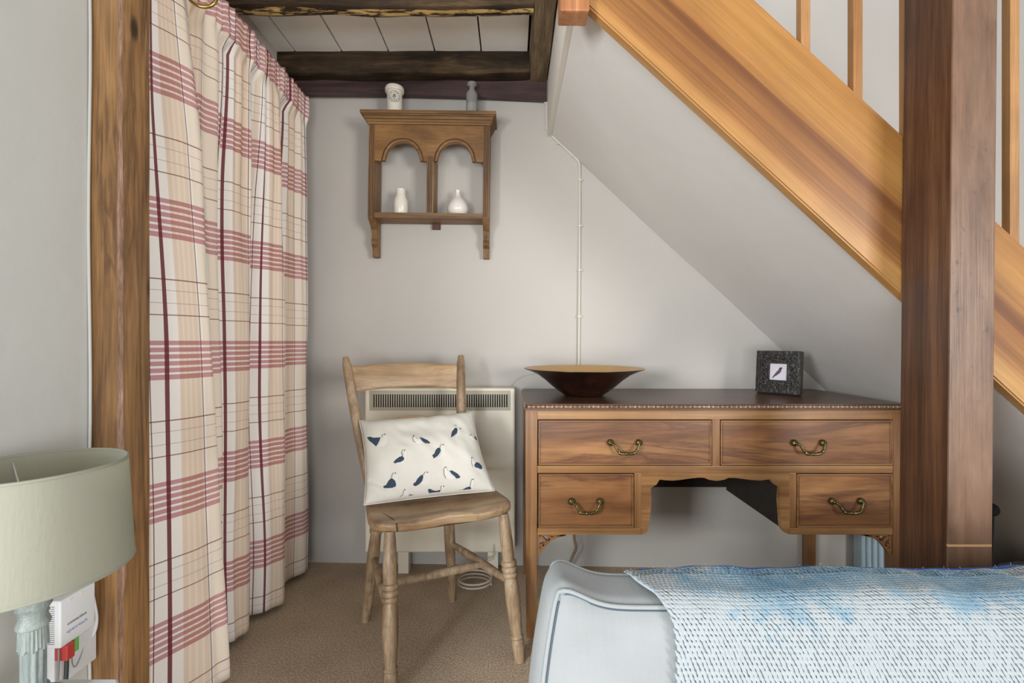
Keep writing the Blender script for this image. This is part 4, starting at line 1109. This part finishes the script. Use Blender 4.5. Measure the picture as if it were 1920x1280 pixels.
# ---------------------------------------------------------------- sofa (boxed back cushion in front) and throw
sf = thing('sofa', (.8, .6, 0), 'pale linen sofa with piped back cushion in the right foreground', 'sofa')
CX0, CX1 = .040, 1.62
def scu(s, grow=0.0):
    """s in [-1,1]^3: x along the sofa, y thickness (-1 = towards camera), z height"""
    X, Yt, Z = s
    zc = Z * .5 + .5
    ear = math.exp(-((X + 1) / .085) ** 2) * .030 * zc ** 2
    top = .566 + ear; bot = .22
    z = bot + (top - bot) * zc + grow * Z
    yb = .715 + .085 * zc ** 1.2; yf = .545 + .150 * zc ** .85     # back and front faces
    bul = (1 - abs(X) ** 8) * (1 - Z * Z) * .020
    y = (yf + yb) / 2 + Yt * ((yb - yf) / 2 + grow) - (bul if Yt < 0 else 0) * abs(Yt)
    xb = .014 * (1 - Z * Z) + .012 * (1 - Yt * Yt) - .034 * (zc ** 3) * 0
    lean = .030 * (zc ** 2) * (1 if X < 0 else 0)
    x = CX0 + (CX1 - CX0) * (X * .5 + .5) + sm(-.80, -1, X) * (-xb + lean) + grow * X
    return Vector((x, y, z))
def rounded(sx, sy, sz):
    # round the box corners in real space: clamp towards a smaller box
    hx_, hy_2, hz_ = (CX1 - CX0) / 2, .06, .173; r = .026
    p = Vector((sx * hx_, sy * hy_2, sz * hz_))
    c_ = Vector((max(-hx_ + r, min(hx_ - r, p.x)), max(-hy_2 + r, min(hy_2 - r, p.y)), max(-hz_ + r, min(hz_ - r, p.z))))
    d = p - c_
    if d.length > r: d = d.normalized() * r
    q = c_ + d
    return (q.x / hx_, q.y / hy_2, q.z / hz_)
bm = B()
def lincs(n, dense): 
    a = [i / n * 2 - 1 for i in range(n + 1)]
    return sorted(set([math.copysign(1 - (1 - abs(t)) ** dense, t) for t in a]))
ax_ = lincs(120, 1.8); ay_ = lincs(14, 1.0); az_ = lincs(40, 1.3)
def face_grid(A, Cc, fn):
    vs = [[bm.verts.new(scu(rounded(*fn(a, c_)))) for c_ in Cc] for a in A]
    for i in range(len(A) - 1):
        for j in range(len(Cc) - 1): bm.faces.new((vs[i][j], vs[i + 1][j], vs[i + 1][j + 1], vs[i][j + 1]))
for sgn in (-1, 1):
    face_grid(ax_, az_, lambda a, c_: (a, sgn, c_)); face_grid(ax_, ay_, lambda a, c_: (a, c_, sgn)); face_grid(ay_, az_, lambda a, c_: (sgn, a, c_))
bmesh.ops.remove_doubles(bm, verts=bm.verts, dist=1e-5)
bc = obj('back_cushion', bm, M_sofa, sf, True)
for yy in (-1, 1):
    path = []
    xr = .995
    for i in range(60): path.append((xr, yy * .93, -1 + 2 * i / 60))
    for i in range(120): path.append((1 - 2 * i / 120, yy * .93, 1.0))
    for i in range(60): path.append((-1.0, yy * .93, 1 - 2 * i / 60))
    bm = B(); P_ = []
    for q in path:
        r_ = rounded(*q); P_.append(scu(r_) + Vector((0, yy * .002, .001)))
    tube(bm, P_, .0036, 8); obj('piping', bm, M_piping, bc, True)
    if yy < 0:
        bm = B(); tube(bm, [p + Vector((.0048 if i > 175 else 0, -.0022, -.0045 if 60 < i <= 182 else 0)) for i, p in enumerate(P_)], .0013, 6); obj('seam', bm, M_seam, bc, True)
# gusset seam at the corner
bm = B(); box(bm, .12, 1.66, .80, .90, .12, .46, .02); obj('back_frame', bm, M_sofa, sf, True, angle=40)
bm = B(); box(bm, .10, 1.66, .06, .82, .12, .24, .03, 3); obj('seat_base', bm, M_sofa, sf, True, angle=40)
for (xx, yy) in ((.16, .12), (1.58, .12), (.16, .84), (1.58, .84)):
    bm = B(); turned(bm, (xx, yy, .13), (xx, yy, 0), [(0, .025), (1, .016)], 12); obj('foot', bm, M_deskS, sf, True, angle=40)

# throw: knitted blanket folded over the cushion
th = thing('knitted_throw', (.9, .7, .57), 'chunky pale blue and white knitted throw draped over the sofa back', 'throw')
# closed path over the cushion in the (thickness, height) plane, from behind over the top and down the front
def tpath(t):
    if t < .25: return (1.0, -.2 + 1.2 * t / .25)
    if t < .40: return (1.0 - 2 * (t - .25) / .15, 1.0)
    return (-1.0, 1.0 - 1.75 * (t - .40) / .60)
def tpt(u, t, off):
    sy, sz = tpath(t)
    xl = -1 + 2 * ((.205 + .030 * sm(.25, .45, t) + .006 * math.sin(t * 17)) - CX0) / (CX1 - CX0)
    X = xl + (1.0 - xl) * u
    p = scu(rounded(X * .999, sy, sz))
    e = .006; a1, a2 = tpath(max(0, t - e)), tpath(min(1, t + e))
    d = scu(rounded(X * .999, *a2)) - scu(rounded(X * .999, *a1))
    X2 = min(.999, X + .01); dxv = scu(rounded(X2, sy, sz)) - scu(rounded(X2 - .02, sy, sz))
    nn = dxv.cross(d).normalized()
    if nn.y > 0 and t > .45 or (t <= .45 and nn.z < 0 and t > .22): nn = -nn
    if t <= .22: nn = Vector((0, 1, 0))
    w_ = noise.noise(Vector((X * 6, t * 5, 4))) * .008 + noise.noise(Vector((X * 17, t * 9, 14))) * .003
    return p + nn * (off + .005 + max(-.004, w_))
bm = B(); grid(bm, lambda u, t: tpt(u, t, .004), 160, 110)
r = bmesh.ops.extrude_face_region(bm, geom=list(bm.faces))
for q in r['geom']:
    if isinstance(q, bmesh.types.BMVert): q.co += Vector((0, 0, -.003))
obj('ground_cloth', bm, M_throwg, th, True)
# knit stitches: slanted loops standing proud of the cloth
verts = []; faces = []
rowh = .0070; colw = .0066
tl = []; acc = 0; prev = tpt(.3, .20, .006); T = []
S = 1500
for i in range(S + 1):
    t = .20 + .62 * i / S; p = tpt(.3, t, .006); acc += (p - prev).length; prev = p
    if acc >= rowh * len(T): T.append(t)
ncol = int(1.385 / colw)
for j, t in enumerate(T):
    for i in range(ncol):
        u = (i + .5 * (j % 2) + random.uniform(-.12, .12)) / ncol
        if u > 1: continue
        c_ = tpt(u, t, .0068); e = .004
        if c_.x > 1.35: continue
        a = (tpt(u, min(.99, t + e), .0068) - c_).normalized(); xdir = Vector((1, 0, 0))
        nrm = xdir.cross(a).normalized()
        if nrm.z < 0 and t > .3: nrm = -nrm
        long = (a * .80 + xdir * .60).normalized(); side = nrm.cross(long).normalized()
        L_ = rowh * 1.05 * random.uniform(.9, 1.15); W_ = .0031 * random.uniform(.85, 1.2); h_ = .0019
        b0 = len(verts)
        verts += [tuple(c_ + long * L_), tuple(c_ + side * W_ + long * L_ * .1), tuple(c_ - long * L_), tuple(c_ - side * W_ - long * L_ * .1),
                  tuple(c_ + nrm * h_ + long * L_ * .35), tuple(c_ + nrm * h_ - long * L_ * .35)]
        faces += [(b0, b0 + 1, b0 + 4), (b0 + 1, b0 + 5, b0 + 4), (b0 + 1, b0 + 2, b0 + 5), (b0 + 2, b0 + 3, b0 + 5), (b0 + 3, b0 + 4, b0 + 5), (b0 + 3, b0, b0 + 4)]
me = bpy.data.meshes.new('knit_stitches'); base = th.location
me.from_pydata([(x - base.x, y - base.y, z - base.z) for x, y, z in verts], [], faces); me.update()
for p in me.polygons: p.use_smooth = True
me.materials.append(M_throw)
ks = bpy.data.objects.new('knit_stitches', me); COL.objects.link(ks); ks.parent = th; ks['kind'] = 'stuff'
# cobalt edge and stray fluff at the back fold
bm = B()
tube(bm, [tpt(i / 120, .245, .005) + Vector((0, .004, .0035 + .0015 * noise.noise(Vector((i * .35, 0, 0))))) for i in range(2, 100)], .0050, 8); obj('cobalt_edge', bm, M_bluehem, th, True)
bm = B()
for k in range(90):
    u = random.random() ** 1.0 * .85; t = random.choice((.25, .27, .32)) + random.uniform(-.01, .02); p = tpt(u, t, .010); d = Vector((random.uniform(-1, 1), random.uniform(-.3, .6), random.uniform(.2, 1))).normalized()
    tube(bm, [p, p + d * random.uniform(.002, .006)], .00028, 4)
o = obj('fluff', bm, M_piping, th); o['kind'] = 'stuff'

# ---------------------------------------------------------------- lamp, side table, router
tbx, tby, tz = -.668, .612, .437
tt = thing('side_table', (tbx, tby, 0), 'small pale painted side table under the lamp in the bottom left corner', 'table')
bm = B(); ang = [math.radians(22.5 + 45 * k) for k in range(8)]
prism(bm, [(tbx + .115 * math.cos(a), tby + .115 * math.sin(a)) for a in ang], 'Z', tz - .018, tz, .003); obj('table_top', bm, M_tablep, tt)
bm = B(); turned(bm, (tbx, tby, tz - .018), (tbx, tby, .06), [(0, .03), (.1, .018), (.4, .024), (.6, .016), (.9, .028), (1, .03)], 20); obj('pedestal', bm, M_tablep, tt, True, angle=50)
for k in range(3):
    a = k * math.tau / 3 + .4; bm = B(); tube(bm, spline([(tbx, tby, .09), (tbx + .05 * math.cos(a), tby + .05 * math.sin(a), .07), (tbx + .12 * math.cos(a), tby + .12 * math.sin(a), .012)], 5), .012, 8)
    obj('foot', bm, M_tablep, tt, True)
lx, ly = -.697, .66
lm = thing('table_lamp', (lx, ly, tz), 'table lamp with pale linen drum shade and fluted grey green stem, far left', 'lamp')
bm = B(); lathe(bm, (lx, ly), [(.001, tz), (.035, tz), (.038, tz + .005), (.034, tz + .012), (.02, tz + .02), (.017, tz + .03), (.001, tz + .031)], 32); obj('base', bm, M_lampst, lm, True, angle=40)
bm = B()   # fluted column
def flut(u, v):
    a = u * math.tau; z = tz + .028 + v * (.535 - tz - .028); r = .0132 + .0011 * math.cos(a * 10); return Vector((lx + r * math.cos(a), ly + r * math.sin(a), z))
grid(bm, flut, 100, 6, True); obj('fluted_column', bm, M_lampst, lm, True)
bm = B()   # collar of long leaves
def leafc(u, v):
    a = u * math.tau; lobes = abs(math.cos(a * 4)); z1 = .560; z0_ = .529 - .006 * lobes
    z = z0_ + (z1 - z0_) * v; r = .0150 + .0014 * (1 - v) + .0008 * math.cos(a * 24); return Vector((lx + r * math.cos(a), ly + r * math.sin(a), z))
grid(bm, leafc, 120, 8, True); obj('leaf_collar', bm, M_lampst, lm, True)
bm = B()
lathe(bm, (lx, ly), [(.010, .552), (.0155, .555), (.0185, .5575), (.0192, .561), (.0175, .566), (.0155, .570), (.0160, .573), (.0172, .575), (.0160, .577), (.0175, .581), (.0205, .586), (.0192, .589), (.0212, .594), (.0222, .600), (.0205, .605), (.015, .607), (.008, .608), (.008, .66), (.001, .66)], 36)
obj('capital', bm, M_lampst, lm, True, angle=35)
bm = B(); turned(bm, (lx, ly, .655), (lx, ly, .70), [(0, .014), (1, .014)], 16); obj('bulb_holder', bm, M_white, lm, True, angle=40)
rt, rb_, zt1, zb1 = .1065, .1145, .7905, .6325
bm = B(); lathe(bm, (lx, ly), [(rb_, zb1), (rt, zt1), (rt - .0018, zt1 + .0006), (rt - .0032, zt1), (rb_ - .0026, zb1)], 120, close=True); sd = obj('lamp_shade', bm, M_shade, lm, True, angle=40)
for (r_, z_) in ((rt, zt1 - .002), (rb_, zb1 + .002)):
    bm = B(); tube(bm, [(lx + (r_ - .0012) * math.cos(a), ly + (r_ - .0012) * math.sin(a), z_) for a in [k * math.tau / 90 for k in range(90)]], .0024, 8, True); obj('rim', bm, M_shade, sd, True)
bm = B()
for k in range(3):
    a = k * math.tau / 3 + 2.6; tube(bm, [(lx, ly, .69), (lx + (rt - .004) * math.cos(a), ly + (rt - .004) * math.sin(a), zt1 - .012)], .0012, 6)
obj('shade_carrier', bm, M_white, sd, True)

# router on the left wall
WX = -.862
ro = thing('broadband_router', (WX, .865, .42), 'white broadband box with side vents on the left wall under the lamp shade', 'router')
bm = B(); box(bm, WX, -.827, .830, .900, .407, .494, .003, 3); rbx = obj('casing', bm, M_white, ro, True, angle=35)
bm = B()
for k in range(19): z = .415 + k * .0038; box(bm, WX + .008, WX + .0245, .8293, .8303, z, z + .0011)
o = obj('vents', bm, M_cableg, rbx); o['kind'] = 'stuff'
for (txt, z, sz, mt) in (('connection', .4445, .0085, M_ink), ('openreach', .4305, .0098, plain('blue_print', lin(120, 140, 186), .5))):
    me = text_mesh(txt, sz); bm = B(); bm.from_mesh(me); bpy.data.meshes.remove(me)
    bmesh.ops.transform(bm, matrix=Matrix.Translation((-.8268, .862, z)) @ Matrix(((0, 0, 1, 0), (1, 0, 0, 0), (0, 1, 0, 0), (0, 0, 0, 1))), verts=bm.verts)
    obj('lettering', bm, mt, rbx)
bm = B()
for (y_, z_) in ((.846, .486), (.868, .486)): box(bm, -.8275, -.8262, y_, y_ + .008, z_, z_ + .003, .0005)
obj('status_light', bm, M_ceramic, rbx)
so = thing('phone_socket', (WX, .87, .33), 'white wall socket plate just below the broadband box', 'socket')
bm = B(); box(bm, WX, -.846, .838, .9235, .325, .404, .003); obj('plate', bm, M_white, so, True, angle=35)
bm = B(); box(bm, -.846, -.822, .838, .853, .379, .4075, .002)
rp = thing('red_plug', (-.834, .846, .38), 'red plug with a dark cable under the broadband box', 'plug'); obj('plug_body', bm, M_red, rp)
bm = B(); tube(bm, spline([(-.831, .846, .381), (-.829, .843, .35), (-.828, .838, .31), (-.830, .83, .22)], 5), .0034, 8); obj('lead', bm, M_cablek, rp, True)
gp = thing('green_plug', (-.834, .862, .38), 'narrow green plug with a thin grey lead under the broadband box', 'plug')
bm = B(); box(bm, -.845, -.830, .8605, .8695, .380, .4095, .0015); obj('plug_body', bm, M_green, gp)
bm = B(); tube(bm, spline([(-.836, .8615, .383), (-.836, .862, .36), (-.838, .868, .347), (-.842, .878, .345), (-.845, .890, .357), (-.848, .898, .375)], 5), .0009, 6); obj('lead', bm, M_cableg, gp, True)
bm = B(); tube(bm, spline([(-.855, .912, .51), (-.852, .916, .48), (-.848, .920, .44), (-.845, .922, .41), (-.846, .920, .385), (-.850, .912, .370)], 6), .0030, 8)
tag(obj('phone_cable', bm, M_white, None, True, (-.85, .92, .44)), 'white cable curving down beside the left timber post', 'cable')
bm = B(); tube(bm, spline([(-.834, .834, .405), (-.833, .833, .38), (-.832, .828, .30), (-.834, .82, .2)], 4), .0016, 6)
tag(obj('phone_cable', bm, M_cableg, None, True, (-.833, .83, .38)), 'thin grey cable hanging straight down left of the red plug', 'cable')

# ---------------------------------------------------------------- under the stairs
bh = thing('ribbed_heater', (1.49, 1.88, 0), 'pale blue ribbed metal panel standing behind the right end of the desk', 'heater')
hx = [(1614 - 960) * 1.86 / F, 1.56]
bm = B(); box(bm, hx[0], hx[1] + .02, 1.87, 1.90, 0, .42, .003); obj('panel', bm, M_blueheater, bh)
bm = B(); n = 6; wv_ = (hx[1] + .02 - hx[0]) / n
for k in range(n):
    xc = hx[0] + wv_ * (k + .5); turned(bm, (xc, 1.868, .0), (xc, 1.868, .42), [(0, wv_ * .42), (1, wv_ * .42)], 12)
    bmr = B(); bm_ = bm
    r_ = obj('rib', bm, M_blueheater, bh, True, angle=40); bm = B(); bmr.free()
bm.free()
bg = at(1900, 1052, 1.72)
bm = B(); bmesh.ops.create_icosphere(bm, subdivisions=4, radius=1)
for v_ in bm.verts:
    c_ = v_.co.copy(); n_ = 1 + .18 * noise.noise(c_ * 2.2) + .06 * noise.noise(c_ * 6)
    v_.co = Vector((bg.x + .04 + c_.x * .13 * n_, 1.66 + c_.y * .12 * n_, max(.001, .068 + c_.z * .075 * n_)))
tag(obj('canvas_bag', bm, M_bag, None, True, (bg.x + .04, 1.66, 0)), 'crumpled grey canvas bag on the floor under the stairs, right of the big post', 'bag')
bm = B(); bmesh.ops.create_icosphere(bm, subdivisions=4, radius=1)
for v_ in bm.verts:
    c_ = v_.co.copy(); n_ = 1 + .15 * noise.noise(c_ * 2.5 + Vector((5, 0, 0)))
    v_.co = Vector((1.70 + c_.x * .075 * n_, 1.68 + c_.y * .08 * n_, max(.001, .095 + c_.z * .095 * n_)))
tag(obj('canvas_bag', bm, M_bag, None, True, (1.70, 1.68, 0)), 'smaller grey bag wedged directly behind the big square post', 'bag')
kn = at(1858, 955, 1.45); ws = thing('walking_stick', (kn.x, 1.45, 0), 'stick with a round black knob just showing right of the big post', 'stick')
bm = B(); turned(bm, (kn.x - .01, 1.45, .0), (kn.x - .002, 1.45, kn.z), [(0, .008), (1, .010)], 12); obj('shaft', bm, M_black, ws, True)
bm = B(); bmesh.ops.create_uvsphere(bm, u_segments=20, v_segments=12, radius=.021, matrix=Matrix.Translation(kn)); obj('knob', bm, M_black, ws, True)
for o in bpy.data.objects:
    if '_base' in o: del o['_base']
